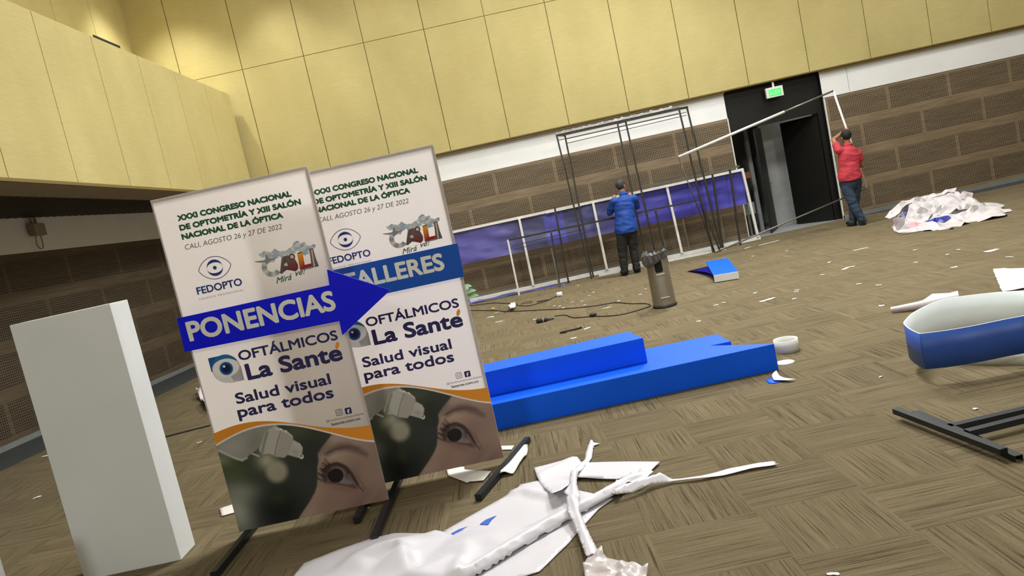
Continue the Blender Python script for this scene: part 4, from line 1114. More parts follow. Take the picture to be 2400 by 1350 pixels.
def shoe(root, heel, toe):
    heel, toe = Vector(heel), Vector(toe); d = (toe - heel); d.z = 0; d.normalize()
    bm = bmesh.new()
    limb(bm, heel + Vector((0, 0, .05)), heel + d * .07 + Vector((0, 0, .05)), .043, .045, 1.0); limb(bm, heel + d * .07 + Vector((0, 0, .045)), heel + d * .2 + Vector((0, 0, .034)), .046, .036, .85); limb(bm, heel + Vector((0, 0, .06)), heel + d * .015 + Vector((0, 0, .11)), .042, .045)
    sh = remeshed('shoe', bm, M_SHOE, root, .008, 3)
    for v in sh.data.vertices: v.co.z = max(v.co.z, .012)
    bm = bmesh.new(); s_ = Vector((-d.y, d.x, 0))
    out = [heel + d * (.09 + .135 * math.cos(a)) + s_ * .047 * math.sin(a) * (1 - .12 * math.cos(a)) for a in (2 * PI * k / 24 for k in range(24))]
    prism(bm, [(p.x, p.y) for p in out], 'z', .002, .018); finish('sole', bm, M_DARK, sh)
    return sh
def person(name, label, J, shirt_m, leg_m, hair_m, sleeve, hair_low=-.03, collar=True):
    o0 = Vector((J['hip'][0], J['hip'][1], 0))
    root = empty(name, o0, label, 'person')
    J = {k: (Vector(v) - o0) for k, v in J.items()}
    up_t = (J['neck'] - J['hip']).normalized(); fwd = Vector((0, 1, 0)); rt = Vector((1, 0, 0))
    # body: one surface from head to ankles with arms and hands
    bm = bmesh.new()
    hd, hdir = J['head'], (J['head'] - J['neck'])
    head(bm, hd, Vector((hdir.x * .5, hdir.y * .3, 1)), J['look'] + o0)
    limb(bm, J['neck'] - up_t * .04, hd - Vector((0, 0, .06)), .058, .054)
    sh = (J['sL'] + J['sR']) / 2
    limb(bm, sh - up_t * .09, sh - up_t * .28, .165, .15, .66); limb(bm, sh - up_t * .28, J['hip'] + Vector((0, 0, .03)), .15, .155, .68)
    limb(bm, J['sL'], J['sR'], .058, .058); limb(bm, J['hL'], J['hR'], .10, .10)
    for s_, ft in (('L', 1), ('R', -1)):
        limb(bm, J['s' + s_], J['e' + s_], .052, .040); limb(bm, J['e' + s_], J['w' + s_], .041, .027)
        hand(bm, J['w' + s_], J['g' + s_] - J['w' + s_], J['u' + s_] + o0, .62, ft)
        limb(bm, J['h' + s_], J['k' + s_], .088, .056); limb(bm, J['k' + s_], J['a' + s_], .056, .038); limb(bm, J['a' + s_], J['a' + s_] - Vector((0, 0, .04)), .038, .04)
        limb(bm, J['a' + s_] - Vector((0, 0, .045)), J['t' + s_] + Vector((0, 0, .04)), .034, .028, .8)
    remeshed('body', bm, M_SKIN, root, .0068, 3)
    eyes(root, hd, Vector((hdir.x * .5, hdir.y * .3, 1)), J['look'] + o0)
    hair(root, hd, Vector((hdir.x * .5, hdir.y * .3, 1)), J['look'] + o0, hair_m, hair_low)
    # shirt
    bm = bmesh.new()
    limb(bm, sh - up_t * .085, sh - up_t * .28, .186, .175, .68); limb(bm, sh - up_t * .28, J['hem'], .178, .212, .80)
    limb(bm, J['sL'] - up_t * .005, J['sR'] - up_t * .005, .070, .070); limb(bm, J['neck'] - up_t * .06, J['neck'] + up_t * .005, .10, .072, .85)
    for s_ in 'LR':
        if sleeve == 'short': limb(bm, J['s' + s_], J['s' + s_].lerp(J['e' + s_], .5), .068, .058)
        else:
            limb(bm, J['s' + s_], J['e' + s_], .076, .066); limb(bm, J['e' + s_], J['e' + s_].lerp(J['w' + s_], .78), .066, .048)
    sh_o = remeshed('shirt', bm, shirt_m, root, .011, 3, folds=.011, fscale=5.5, seed=3)
    hz = J['hem'].z - .06
    for v in sh_o.data.vertices:
        if v.co.z < hz: v.co.z = hz + (v.co.z - hz) * .12
    if collar:
        bm = bmesh.new()
        ring_ = [J['neck'] + up_t * .012 + Vector((.07 * math.cos(a), .062 * math.sin(a) + .004, .012 * math.sin(a) * -1)) for a in (2 * PI * k / 24 for k in range(25))]
        tube(bm, ring_, .014, 8); finish('collar', bm, shirt_m, sh_o, True)
    # trousers
    bm = bmesh.new()
    limb(bm, J['hL'] + Vector((.01, 0, .02)), J['hR'] + Vector((-.01, 0, .02)), .115, .115, .95)
    limb(bm, J['hip'] + Vector((0, 0, .08)), J['hip'] + Vector((0, 0, -.02)), .15, .155, .74)
    for s_ in 'LR':
        limb(bm, J['h' + s_], J['k' + s_], .108, .080); limb(bm, J['k' + s_], J['a' + s_] - Vector((0, 0, .02)), .080, .068)
    remeshed('trousers', bm, leg_m, root, .011, 3, folds=.010, fscale=6.5, seed=11)
    for s_ in 'LR': shoe(root, J['a' + s_] - Vector((0, 0, J['a' + s_].z)) - (J['t' + s_] - J['a' + s_]) * .25, J['t' + s_])
    return root
YB_ = 13.45
JB = dict(head=(2.219,13.55,1.622), neck=(2.227,13.48,1.458), sL=(2.032,13.47,1.373), sR=(2.389,13.47,1.351),
    eL=(1.931,13.62,1.202), eR=(2.434,13.62,1.198), wL=(2.07,13.8,1.393), wR=(2.404,13.86,1.362), gL=(2.127,13.86,1.505), gR=(2.402,13.94,1.447),
    uL=(.3, .6, .6), uR=(-.3, .6, .6), hip=(2.128,13.42,0.815), hL=(2.043,13.42,0.794), hR=(2.221,13.42,0.795), hem=(2.14,13.42,0.837),
    kL=(1.993,13.45,0.44), kR=(2.209,13.47,0.449), aL=(1.954,13.42,0.11), aR=(2.187,13.44,0.123), tL=(0, 0, 0), tR=(0, 0, 0), look=(.75, .65, -.05))
for s_, dx in (('L', -.03), ('R', .07)): JB['a' + s_] = (JB['a' + s_][0], JB['a' + s_][1], .09); JB['t' + s_] = (JB['a' + s_][0] + dx, JB['a' + s_][1] + .15, 0)
person('person', 'man in a blue shirt and black trousers seen from behind at the purple display', JB, M_BLUESHIRT, M_TROUSER, M_HAIRGREY, 'long')
JR = dict(head=(6.378,13.38,1.625), neck=(6.387,13.36,1.457), sL=(6.199,13.36,1.42), sR=(6.535,13.36,1.3),
    eL=(6.204,13.52,1.622), eR=(6.615,13.44,1.06), wL=(6.462,13.62,1.735), wR=(6.646,13.66,1.026), gL=(6.557,13.66,1.758), gR=(6.626,13.7,1.081),
    uL=(.5, .6, .1), uR=(-.3, .6, .5), hip=(6.322,13.38,0.819), hL=(6.243,13.4,0.813), hR=(6.423,13.4,0.79), hem=(6.329,13.38,0.905),
    kL=(6.259,13.3,0.435), kR=(6.396,13.5,0.431), aL=(6.347,13.26,0.122), aR=(6.253,13.52,0.091), tL=(0, 0, 0), tR=(0, 0, 0), look=(-.1, 1, .05))
JR['aL'] = (JR['aL'][0], 13.22, .09); JR['aR'] = (JR['aR'][0], 13.40, .09)
JR['tL'] = (JR['aL'][0] + .06, JR['aL'][1] + .14, 0); JR['tR'] = (JR['aR'][0] - .02, JR['aR'][1] + .15, 0)
person('person', 'man in a red polo and blue jeans holding a pole frame by the doorway', JR, M_REDSHIRT, M_JEANS, M_HAIR, 'short')

# ================================================================== LITTER BIN
bx, by = 1.785, 9.33
t = empty('litter_bin', (bx, by, 0), 'tall stainless steel litter bin with a black bag at its rim', 'bin')
bm = bmesh.new(); lathe(bm, [(.0005, .03), (.150, .03), (.150, .04), (.1475, .06), (.135, .675), (.128, .69), (.12, .69), (.128, .655), (.138, .06)], 40)
# oblong opening in the side
finish('body', bm, M_STEEL, t)
bm = bmesh.new(); lathe(bm, [(.0005, 0), (.154, 0), (.156, .01), (.154, .03), (.0005, .03)], 40); finish('base', bm, M_SHOE, t)
def on_wall(ang, z, extra=.002):
    r = .1475 + (.135 - .1475) * (z - .06) / .615 + extra
    return Vector((r * math.sin(ang), -r * math.cos(ang), z))
A0 = -.10
bm = bmesh.new(); nn, mm = 12, 12; g = []
for j in range(mm + 1):
    v = -1 + 2 * j / mm; row = []
    for i in range(nn + 1):
        u = -1 + 2 * i / nn; k = max(abs(u), abs(v)); s4 = (u ** 6 + v ** 6) ** (1 / 6) if (u or v) else 1
        fct = k / s4 if s4 else 1
        row.append(bm.verts.new(on_wall(A0 + u * fct * .36, .548 + v * fct * .085)))
    g.append(row)
for j in range(mm):
    for i in range(nn): bm.faces.new((g[j][i], g[j][i + 1], g[j + 1][i + 1], g[j + 1][i]))
finish('opening', bm, M_DARK, t, True)['label'] = 'dark rounded opening'
for z, a in ((.437, -.05), (.135, -.02)):
    bm = bmesh.new(); tube(bm, [on_wall(a - .38 + .76 * k / 10, z, .004) for k in range(11)], .0045, 6); finish('trim_band', bm, M_WHITEMETAL, t)['label'] = 'bright painted highlight along a seam'  # highlights on the seams, modelled as white strips
bm = bmesh.new()
N_ = 60; prof = []
for k in range(N_):
    a = 2 * PI * k / N_
    f1 = noise.noise(Vector((math.cos(a) * 3.4, math.sin(a) * 3.4, 1))) * 1.6; f2 = noise.noise(Vector((math.cos(a) * 9, math.sin(a) * 9, 4))) * 1.8 + (.25 if k % 3 == 0 else -.12)
    left = max(0, math.cos(a - PI * 1.12))
    prof.append([(.118, .62), (.128, .70), (.128 + .02 * f2, .735 + .05 * f1), (.146 + .03 * left + .02 * f2, .72 + .03 * f1 - .02 * left), (.150 + .035 * left + .012 * f1, .66 + .02 * f2 - .06 * left), (.144 + .022 * left, .63 - .075 * left)])
vs_ = [[bm.verts.new((r * math.cos(2 * PI * k / N_), r * math.sin(2 * PI * k / N_), z)) for r, z in prof[k]] for k in range(N_)]
for k in range(N_):
    for j in range(5): bm.faces.new((vs_[k][j], vs_[(k + 1) % N_][j], vs_[(k + 1) % N_][j + 1], vs_[k][j + 1]))
finish('bin_bag', bm, M_BAG, t)

# ================================================================== BLUE FOLDED BOARDS ON THE FLOOR
zt_ = .12
f0, f1, f2, f3 = (3.101,12.026), (3.434,11.896), (3.057,10.206), (2.739,10.326)
t = empty('board_stack', (*f3, 0), 'bright blue boards stacked on the carpet beside the bin, front edge white', 'board')
o0 = Vector((*f3, 0))
bm = bmesh.new(); P = [Vector((*p, 0)) - o0 for p in (f3, f2, f1, f0)]
prism(bm, [(p.x, p.y) for p in P], 'z', .092, .11); finish('top_board', bm, M_BLUE, t)
bm = bmesh.new()
d = (P[1] - P[0]).normalized(); nrm_ = Vector((d.y, -d.x, 0))
beam(bm, P[0] + nrm_ * .006 + Vector((0, 0, .06)), P[1] + nrm_ * .006 + Vector((0, 0, .06)), .012, .10); finish('edge_strip', bm, M_WHITE, t)['label'] = 'white front edge'
k0 = Vector((*(3.171,12.937), 0)) - o0
bm = bmesh.new(); rows = []
for i in range(13):
    u = i / 12
    e0 = P[0] + (P[1] - P[0]) * .0 ; 
    a = P[0].lerp(P[3], u); b = P[1].lerp(P[2], u)
    bow = Vector((-.35, .1, 0)) * (u ** 2) * .9
    z = .085 * (1 - u ** 1.5) + .008
    rows.append((a + bow + Vector((0, 0, z)), b + Vector((0, 0, .085 * (1 - .35 * u)))))
V0 = [(bm.verts.new(a), bm.verts.new(a.lerp(b, .5)), bm.verts.new(b)) for a, b in rows]
for p_, q_ in zip(V0, V0[1:]):
    bm.faces.new((p_[0], p_[1], q_[1], q_[0])); bm.faces.new((p_[1], p_[2], q_[2], q_[1]))
bmesh.ops.solidify(bm, geom=bm.faces[:], thickness=.012)
finish('lower_board', bm, M_BLUEDEEP, t, True)['label'] = 'curled darker blue board underneath'

# ================================================================== CABLES AND TOOLS
def cable(pts, r, label, name='cable'):
    bm = bmesh.new(); tube(bm, spline([Vector((p[0], p[1], r + .002)) for p in pts], 6), r, 8)
    return tag(finish(name, bm, M_CABLE), label, 'cable', 'black cables on the carpet')
cable([(-1.397,13.796),(-0.976,13.166),(-0.512,12.426),(-0.275,11.945),(0.191,11.387),(0.567,10.944),(0.973,10.583),(1.17,10.522),(1.32,10.427),(1.468,10.055),(1.618,9.825),(1.643,9.588),(1.534,9.463),(1.231,9.364),(1.023,9.499),(0.887,9.699),(0.659,9.887),(0.586,10.139),(0.541,10.324),(0.397,10.416)], .0065, 'long black cable looping toward the bin and back to a black connector')
cable([(-1.405,14.364),(-1.018,13.903),(-0.777,13.722),(-0.525,13.492),(-0.33,13.103),(-0.145,12.771),(-0.091,12.416),(0.078,12.107),(0.227,12.151),(0.377,12.206),(0.512,12.449),(0.594,12.576)], .0065, 'black cable under the purple frame ending in a white plug')
cable([(0.224,12.409),(0.329,12.406),(0.473,12.312),(0.384,12.312),(0.235,12.32)], .005, 'short doubled black cable end beside the white plug cable')
cable([(-0.028,12.54),(0.037,12.667),(0.141,12.586),(0.121,12.466),(0.031,12.477),(-0.058,12.555)], .004, 'small black wire loop left of the white plug')
P0, P1 = (0.12,10.157,0.03), (0.373,10.168,0.03)
t = empty('cable_connector', (P0[0], P0[1], 0), 'black ribbed cable connector lying on the carpet before the blue boxes', 'connector')
bm = bmesh.new(); a = Vector((0, 0, .034)); b = Vector((P1[0] - P0[0], P1[1] - P0[1], .02)); L = b - a
tube(bm, [a + L * k for k in (0, .06, .3, .55, .62)], [.026, .034, .034, .032, .024], 14); finish('housing', bm, M_CABLE, t)
bm = bmesh.new()
for k in range(7): tube(bm, [a + L * (.63 + k * .05), a + L * (.63 + k * .05 + .03)], .021 - .001 * k, 12)
tube(bm, [a + L * .6, b], .012, 10); finish('strain_relief', bm, M_BAG, t)
bm = bmesh.new(); tube(bm, [a + L * .36, a + L * .40], .036, 14); finish('band', bm, mat('pale_band', (190, 186, 176)), t)['label'] = 'pale band'
p = (0.882,9.706,-0); bm = bmesh.new(); ball(bm, (0, 0, .028), .04, (1.3, .8, .68), 14); tag(finish('cable_switch', bm, M_CABLE, None, True, (p[0], p[1], 0)), 'black oval switch on the looping cable', 'switch')
p = (0.638,12.51,0); bm = bmesh.new(); box(bm, (-.05, -.06, .002), (.05, .06, .07), bevel=.014); box(bm, (-.02, -.09, .02), (.02, -.05, .05), bevel=.008); tag(finish('wall_plug', bm, M_WHITE, None, True, p), 'white plug at the end of the black cable', 'plug')
q0, q1 = (0.399,8.991,0), (0.65,9.039,-0)
t = empty('hammer', q0, 'small dark hammer lying on the carpet behind the blue box', 'hammer')
bm = bmesh.new(); L = Vector(q1) - Vector(q0); tube(bm, [L * .18 + Vector((0, 0, .014)), L * .6 + Vector((0, 0, .013)), L + Vector((0, 0, .014))], [.008, .011, .012], 10); finish('handle', bm, M_CABLE, t)
bm = bmesh.new(); beam(bm, Vector((0, 0, .012)) - Vector((.03, .0, 0)), L * .2 + Vector((0, 0, .016)) + Vector((.0, -.03, 0)), .022, .022); finish('head', bm, M_DARKMETAL, t)
p = (-0.215,12.122,0); P = [(-0.282,11.997),(-0.25,12.285),(-0.21,12.553),(-0.157,12.524),(-0.135,12.32),(-0.147,11.964),(-0.203,11.876)]
tag(sheet('plastic_bag', P, lambda x, y: .05 + crease(x, y, 14, .06, 2), M_PAPER, .02), 'small crumpled white bag on the long black cable', 'bag')
p = (-0.546,12.664,0); bm = bmesh.new(); ball(bm, (0, 0, .016), .03, (1.2, .8, .5), 10); tag(finish('yellow_chip', bm, M_YELLOW, None, True, p), 'tiny yellow plastic chip near the long black cable', 'plastic chip')
# floor cable strip at the left
q0, q1 = (-5.122,7.739), (-3.06,8.156)
bm = bmesh.new(); beam(bm, (q0[0], q0[1], .005), (q1[0], q1[1], .005), .05, .008); tag(finish('floor_strip', bm, M_CABLE), 'straight black strip on the carpet behind the plinth and banners', 'floor strip')

# ================================================================== PLANT BEHIND THE SECOND BANNER
pl = Vector((-0.953,12.6,0.563))
t = empty('potted_plant', (pl.x - .1, 12.6, 0), 'green leafy potted plant showing past the TALLERES banner edge', 'plant')
bm = bmesh.new(); lathe(bm, [(.0005, 0), (.09, 0), (.12, .2), (.125, .21), (.11, .2), (.0005, .19)], 24); finish('pot', bm, M_WHITE, t)
bm = bmesh.new()
for k in range(6): tube(bm, [(0, 0, .18), (.03 * math.cos(k), .03 * math.sin(k), .3), (.08 * math.cos(k), .06 * math.sin(k), .38 + .03 * (k % 3))], .006, 6)
finish('stem', bm, M_LEAF, t)
tips = [(.30, -.02, .40), (.24, .0, .49), (.33, -.04, .31), (.12, .05, .52), (-.2, .05, .42), (-.12, -.12, .47), (.05, -.2, .36), (.18, .1, .44)]
for k, tip in enumerate(tips):
    bm = bmesh.new(); tip = Vector(tip); b0 = Vector((tip.x * .25, tip.y * .25, tip.z - .02)); d = tip - b0; s_ = d.cross(Vector((.1, -.75, .65))).normalized() * .042; n = 7; rows = []
    for i in range(n + 1):
        u = i / n; c_ = b0 + d * u + Vector((0, 0, .03 * math.sin(PI * u))); w_ = math.sin(PI * min(1, u * 1.02)) ** .8 + .04
        rows.append([bm.verts.new(c_ - s_ * w_), bm.verts.new(c_ + Vector((0, 0, -.008))), bm.verts.new(c_ + s_ * w_)])
    for r1_, r2_ in zip(rows, rows[1:]):
        for j in range(2): bm.faces.new((r1_[j], r2_[j], r2_[j + 1], r1_[j + 1]))
    finish('leaf', bm, M_LEAF, t, True)

# ================================================================== WALL DEVICE, DESK IN THE DOORWAY
wd = Vector((-6.781, 10.73, 0)); 
t = empty('wall_device', (-6.76, 10.73, 2.82), 'beige box with conduit on the shaded wall under the balcony', 'wall device')
bm = bmesh.new(); box(bm, (0.0, -.13, -.08), (.1, .13, .1), bevel=.02); finish('box', bm, M_DEVICE, t)
bm = bmesh.new(); tube(bm, [(.02, -.05, .1), (.02, -.05, .3)], .015, 8); tube(bm, [(.02, .06, .1), (.02, .06, .3)], .015, 8); finish('conduit', bm, M_DEVICE, t)
bm = bmesh.new(); tube(bm, spline([(.03, -.05, -.08), (.03, -.07, -.2), (.03, -.02, -.27), (.03, .06, -.24), (.03, .07, -.08)], 5), .008, 6); finish('cable_loop', bm, M_DEVICE, t)
t = empty('side_desk', (5.05, 15.75, 0), 'wooden topped desk just inside the doorway beside the purple frame', 'desk')
d0, d1 = [(5.14,15.5,1.366),(5.272,15.5,1.213)]
bm = bmesh.new(); box(bm, (d0[0] - 5.05 - .3, -.25, d1[2]), (d1[0] - 5.05, .25, d0[2] - .02), bevel=.004); finish('top', bm, M_WOODTOP, t)
bm = bmesh.new(); box(bm, (-.22, -.2, .0), (d1[0] - 5.05 - .05, .2, d1[2])); finish('body', bm, M_BLACK, t)
bm = bmesh.new(); box(bm, (-.05, -.215, .45), (.2, -.2, .70)); finish('panel', bm, mat('pale_teal', (130, 146, 142)), t)['label'] = 'pale panel'

# ================================================================== SHEETS ON THE CARPET, FOREGROUND
# flat sheet at the bottom of the heap
P = [(-0.695,3.845),(-0.506,4.012),(-0.293,4.197),(-0.253,4.281),(-0.135,4.276),(0.028,4.06),(0.254,3.8),(0.154,3.699),(0.031,3.505),(-0.033,3.395),(-0.191,3.178),(-0.26,3.163),(-0.477,3.176),(-0.638,3.488)]
fl = [(-0.291,4.166,0.012),(-0.233,4.17,0.045),(-0.172,4.078,0.05),(-0.1,4.006,0.012)]
def h_flat(x, y):
    return .003 + ridge(x, y, [p[:2] for p in fl], .05, .03) + .004 * max(0, noise.noise(Vector((x * 6, y * 6, 2)))) + ridge(x, y, [(-0.379,3.271),(-0.025,3.483)], .04, .006)
fs_ = tag(sheet('vinyl_sheet', P, h_flat, M_VINYL, .028), 'flat white vinyl sheet with blue printed marks under the rolled one', 'vinyl sheet', 'white vinyl sheets on the carpet')
# rolled and creased sheet lying over it
OUT = [(-1.49,3.673,0.01),(-1.511,3.519,0.008),(-1.095,3.305,0.008),(-0.723,3.186,0.008),(-0.516,3.217,0.012),(-0.407,3.305,0.012),(-0.293,3.399,0.012),(-0.172,3.499,0.012),(-0.046,3.589,0.012),(0.074,3.672,0.012),(0.248,3.784,0.012),(0.342,3.852,0.014),(0.47,3.931,0.016),(0.482,3.946,0.02),(0.463,3.983,0.02),(0.404,3.991,0.02),(0.195,3.888,0.02),(-0.018,3.774,0.02),(-0.15,3.687,0.02),(-0.253,3.627,0.02),(-0.377,3.717,0.02),(-0.495,3.782,0.014),(-0.558,3.794,0.02),(-0.63,3.727,0.018),(-0.686,3.79,0.02),(-0.739,3.818,0.03),(-0.802,3.831,0.018),(-0.983,3.929,0.015),(-1.118,3.936,0.01),(-1.299,3.878,0.01),(-1.474,3.796,0.01)]
CON = [(-0.477,3.25,0.01),(-0.407,3.309,0.01),(-0.293,3.403,0.01),(-0.172,3.503,0.01),(-0.046,3.594,0.01),(0.074,3.677,0.01),(0.249,3.788,0.01),(0.343,3.862,0.01),(0.452,3.937,0.01)]
def beside(off, h):
    r_ = []
    for i in range(len(CON)):
        a, b = Vector(CON[max(i - 1, 0)]), Vector(CON[min(i + 1, len(CON) - 1)]); t_ = (b - a).normalized()
        r_.append((CON[i][0] - t_.y * off, CON[i][1] + t_.x * off, h))
    return r_
LINES = [beside(.008, .035), beside(.030, .064), beside(.060, .058), beside(.085, .030),
    [(-1.225,3.539,0.03),(-1.145,3.62,0.055),(-1.021,3.678,0.062),(-0.906,3.662,0.07),(-0.871,3.584,0.075),(-0.79,3.301,0.06)], [(-1.051,3.485,0.02),(-1.004,3.59,0.022),(-0.92,3.643,0.045)],
    [(-0.791,3.437,0.015),(-0.752,3.505,0.015),(-0.708,3.571,0.022),(-0.77,3.713,0.03)], [(-0.822,3.578,0.05),(-0.628,3.416,0.06),(-0.61,3.38,0.045),(-0.643,3.258,0.05)], [(-0.637,3.559,0.035),(-0.602,3.457,0.028),(-0.561,3.253,0.06)],
    [(-0.56,3.249,0.062),(-0.553,3.435,0.05),(-0.551,3.579,0.05),(-0.443,3.583,0.045),(-0.364,3.603,0.035)], [(-0.504,3.378,0.025),(-0.473,3.493,0.02),(-0.366,3.49,0.025)], 
    [(-1.485,3.693,0.012),(-1.39,3.753,0.03),(-1.247,3.811,0.035),(-1.031,3.821,0.03)], [(-1.265,3.629,0.02),(-1.166,3.749,0.03),(-1.075,3.759,0.04)]]
LINES = LINES[:4] + [[(p[0], p[1], p[2] * 1.4 if k % 2 == 0 else p[2] * 1.1) for p in ln] for k, ln in enumerate(LINES[4:])]
h_main = fold_height(OUT, LINES)
tag(sheet('vinyl_sheet', [p[:2] for p in OUT], lambda x, y: h_main(x, y) + .0015 * noise.noise(Vector((x * 25, y * 25, 0))), M_VINYL, .019, lines=[[p[:2] for p in ln] for ln in LINES], relax=2), 'large creased white vinyl sheet rolled along its edge at bottom centre', 'vinyl sheet', 'white vinyl sheets on the carpet')
def mark(P):
    o = sheet('printed_mark', P, lambda x, y: h_flat(x, y) + .004, mat('mark_blue', (60, 108, 210), .45), .012, parent=fs_, thick=0)
    o['label'] = 'blue printed mark'
mark([(-0.653,3.78),(-0.609,3.815),(-0.558,3.829),(-0.574,3.806),(-0.628,3.756)]); mark([(-0.494,3.822),(-0.46,3.865),(-0.396,3.894),(-0.425,3.854),(-0.444,3.795)])
P = [(-0.158,4.496),(-0.027,4.513),(0.098,4.523),(0.125,4.498),(0.142,4.403),(0.278,4.336),(0.587,4.148),(0.474,3.996),(0.308,4.026),(0.076,4.17),(0.025,3.967),(-0.013,3.88),(-0.072,3.848),(-0.102,4.067),(-0.147,4.307)]
tag(sheet('vinyl_sheet', P, lambda x, y: .012 + .07 * max(0, 1 - seg_d(x, y, *[(-0.075,3.838),(-0.001,3.874)])[0] / .30) + ridge(x, y, [(-0.14,4.321),(0.093,4.478)], .07, .016) + ridge(x, y, [(0.028,4.208),(0.475,4.002)], .03, .012) + .006 * noise.noise(Vector((x * 5, y * 5, 9))), M_VINYL, .022), 'pointed white vinyl sheet at the far end of the foreground heap', 'vinyl sheet', 'white vinyl sheets on the carpet')
P = [(0.248,4.79),(0.261,4.723),(0.301,4.701),(0.255,4.675),(0.216,4.481),(0.198,4.415),(0.138,4.294),(0.109,4.213),(0.08,4.031),(0.077,3.94),(0.081,3.849),(0.054,3.567),(0.076,3.345),(0.094,3.159),(0.034,3.165),(0.013,3.477),(-0.005,3.608),(0.011,3.851),(-0.009,3.925),(0.034,3.994),(0.064,4.239),(0.078,4.294),(0.156,4.432),(0.215,4.7)]
ctr = [(0.25,4.752),(0.184,4.461),(0.091,4.258),(0.059,3.98),(0.035,3.705),(0.044,3.428),(0.063,3.162)]
ov = [(0.051,4.047),(0.03,3.708)]
tag(sheet('seam_strip', P, lambda x, y: .052 * max(0, 1 - seg_d(x, y, *ov)[0] / .34) + .03 + .006 + .012 * max(0, 1 - min(seg_d(x, y, a, b)[0] for a, b in zip(ctr, ctr[1:])) / .02) + .014 * noise.noise(Vector((x * 9, y * 9, 3))) - .03 * (1 if y > 3.75 else 0), M_VINYL, .012, ragged=.002), 'narrow white hemmed strip draped crosswise over the foreground sheets', 'fabric strip')
P = [(0.252,3.782),(0.367,3.813),(0.487,3.883),(0.535,3.884),(0.631,3.842),(0.743,3.822),(0.913,3.844),(1.049,3.828),(1.139,3.82),(1.152,3.805),(1.14,3.786),(1.157,3.77),(1.119,3.767),(1.009,3.781),(0.87,3.78),(0.734,3.79),(0.594,3.833),(0.474,3.82),(0.359,3.765),(0.264,3.752)]
tag(sheet('vinyl_strip', P, lambda x, y: .012 + ridge(x, y, [(0.25,3.774),(0.534,3.879)], .06, .05) + .008 * noise.noise(Vector((x * 7, y * 7, 5))), M_VINYL, .012), 'long thin white strip pointing right across the carpet', 'fabric strip')
P = [(0.246,3.863),(0.308,3.952),(0.37,3.958),(0.412,3.989),(0.482,4.037),(0.515,3.969),(0.452,3.887),(0.399,3.856),(0.328,3.858),(0.266,3.765),(0.248,3.798)]
tag(sheet('vinyl_scrap', P, lambda x, y: .035 + crease(x, y, 16, .03, 6), M_VINYL, .010), 'small crumpled white roll end at the right tip of the foreground sheet', 'vinyl sheet')
P = [(0.012,3.106),(0.065,3.222),(0.091,3.227),(0.115,3.184),(0.112,3.131),(0.158,3.086),(0.222,3.017),(0.282,2.946),(0.251,2.881),(0.156,2.851),(0.006,2.928)]
tag(sheet('plastic_sheet', P, lambda x, y: .03 + crease(x, y, 10, .07, 3), mat('clear_plastic', (212, 202, 200), .3, mottle=.08, mscale=10), .016), 'crumpled translucent wrap at the bottom edge below the hemmed strip', 'plastic wrap')
# sheets at the feet of the second banner
P = [(-0.765,4.85),(-0.634,4.803),(-0.627,4.749),(-0.443,4.612),(-0.491,4.469),(-0.58,4.509),(-0.601,4.5),(-0.738,4.707)]
tag(sheet('paper_sheet', P, lambda x, y: .006 + .012 * max(0, noise.noise(Vector((x * 8, y * 8, 1)))), M_PAPER, .016), 'white sheet on the carpet left of the TALLERES banner foot', 'paper')
P = [(-0.407,4.46),(-0.362,4.552),(-0.3,4.732),(-0.244,4.865),(-0.195,4.994),(-0.182,4.961),(-0.185,4.827),(-0.196,4.756),(-0.217,4.718),(-0.295,4.474),(-0.345,4.486)]
tag(sheet('paper_sheet', P, lambda x, y: .01 + ridge(x, y, [(-0.37,4.489),(-0.293,4.629),(-0.198,4.902)], .06, .03), M_PAPER, .014), 'white folded sheet lying right of the TALLERES banner foot', 'paper')
P = [(-0.409,5.109),(-0.282,5.04),(-0.302,4.962),(-0.408,5.024)]
tag(sheet('paper_strip', P, lambda x, y: .003, M_PAPER, .02), 'small white strip half behind the TALLERES banner', 'paper')
P = [(-1.128,4.963),(-0.98,4.924),(-1,4.901),(-1.082,4.902),(-1.158,4.894)]
tag(sheet('paper_strip', P, lambda x, y: .003, M_PAPER, .02), 'thin white sheet between the two banners by the carpet', 'paper')
P = [(-2.446,5.046),(-2.364,5.074),(-2.266,5.079),(-2.174,4.894),(-2.281,4.89),(-2.362,4.872)]
tag(sheet('paper_sheet', P, lambda x, y: .004, M_PAPER, .02), 'white paper square on the carpet left of the PONENCIAS banner', 'paper')
P = [(-5.005,10.589),(-4.905,10.505),(-4.274,9.563),(-3.811,8.565),(-4.176,8.994),(-4.57,9.716)]
tag(sheet('paper_scrap', P, lambda x, y: .02 + .16 * max(0, noise.noise(Vector((x * 4 + 2, y * 2, 4))) + .35), M_VINYLPINK, .03), 'crumpled pale paper behind the PONENCIAS banner left edge', 'paper')
# right hand papers
P = [(4.685,7.233),(4.808,7.176),(4.877,7.059),(4.919,6.973),(4.445,6.33),(4.329,6.311),(4.16,6.332),(4.206,6.427),(4.383,6.731)]
tag(sheet('paper_sheet', P, lambda x, y: .012 + .03 * max(0, noise.noise(Vector((x * 2, y * 9, 3)))), M_PAPER, .035, ragged=.006), 'white frayed cloth sheet behind the blue oval ring at the right', 'cloth')
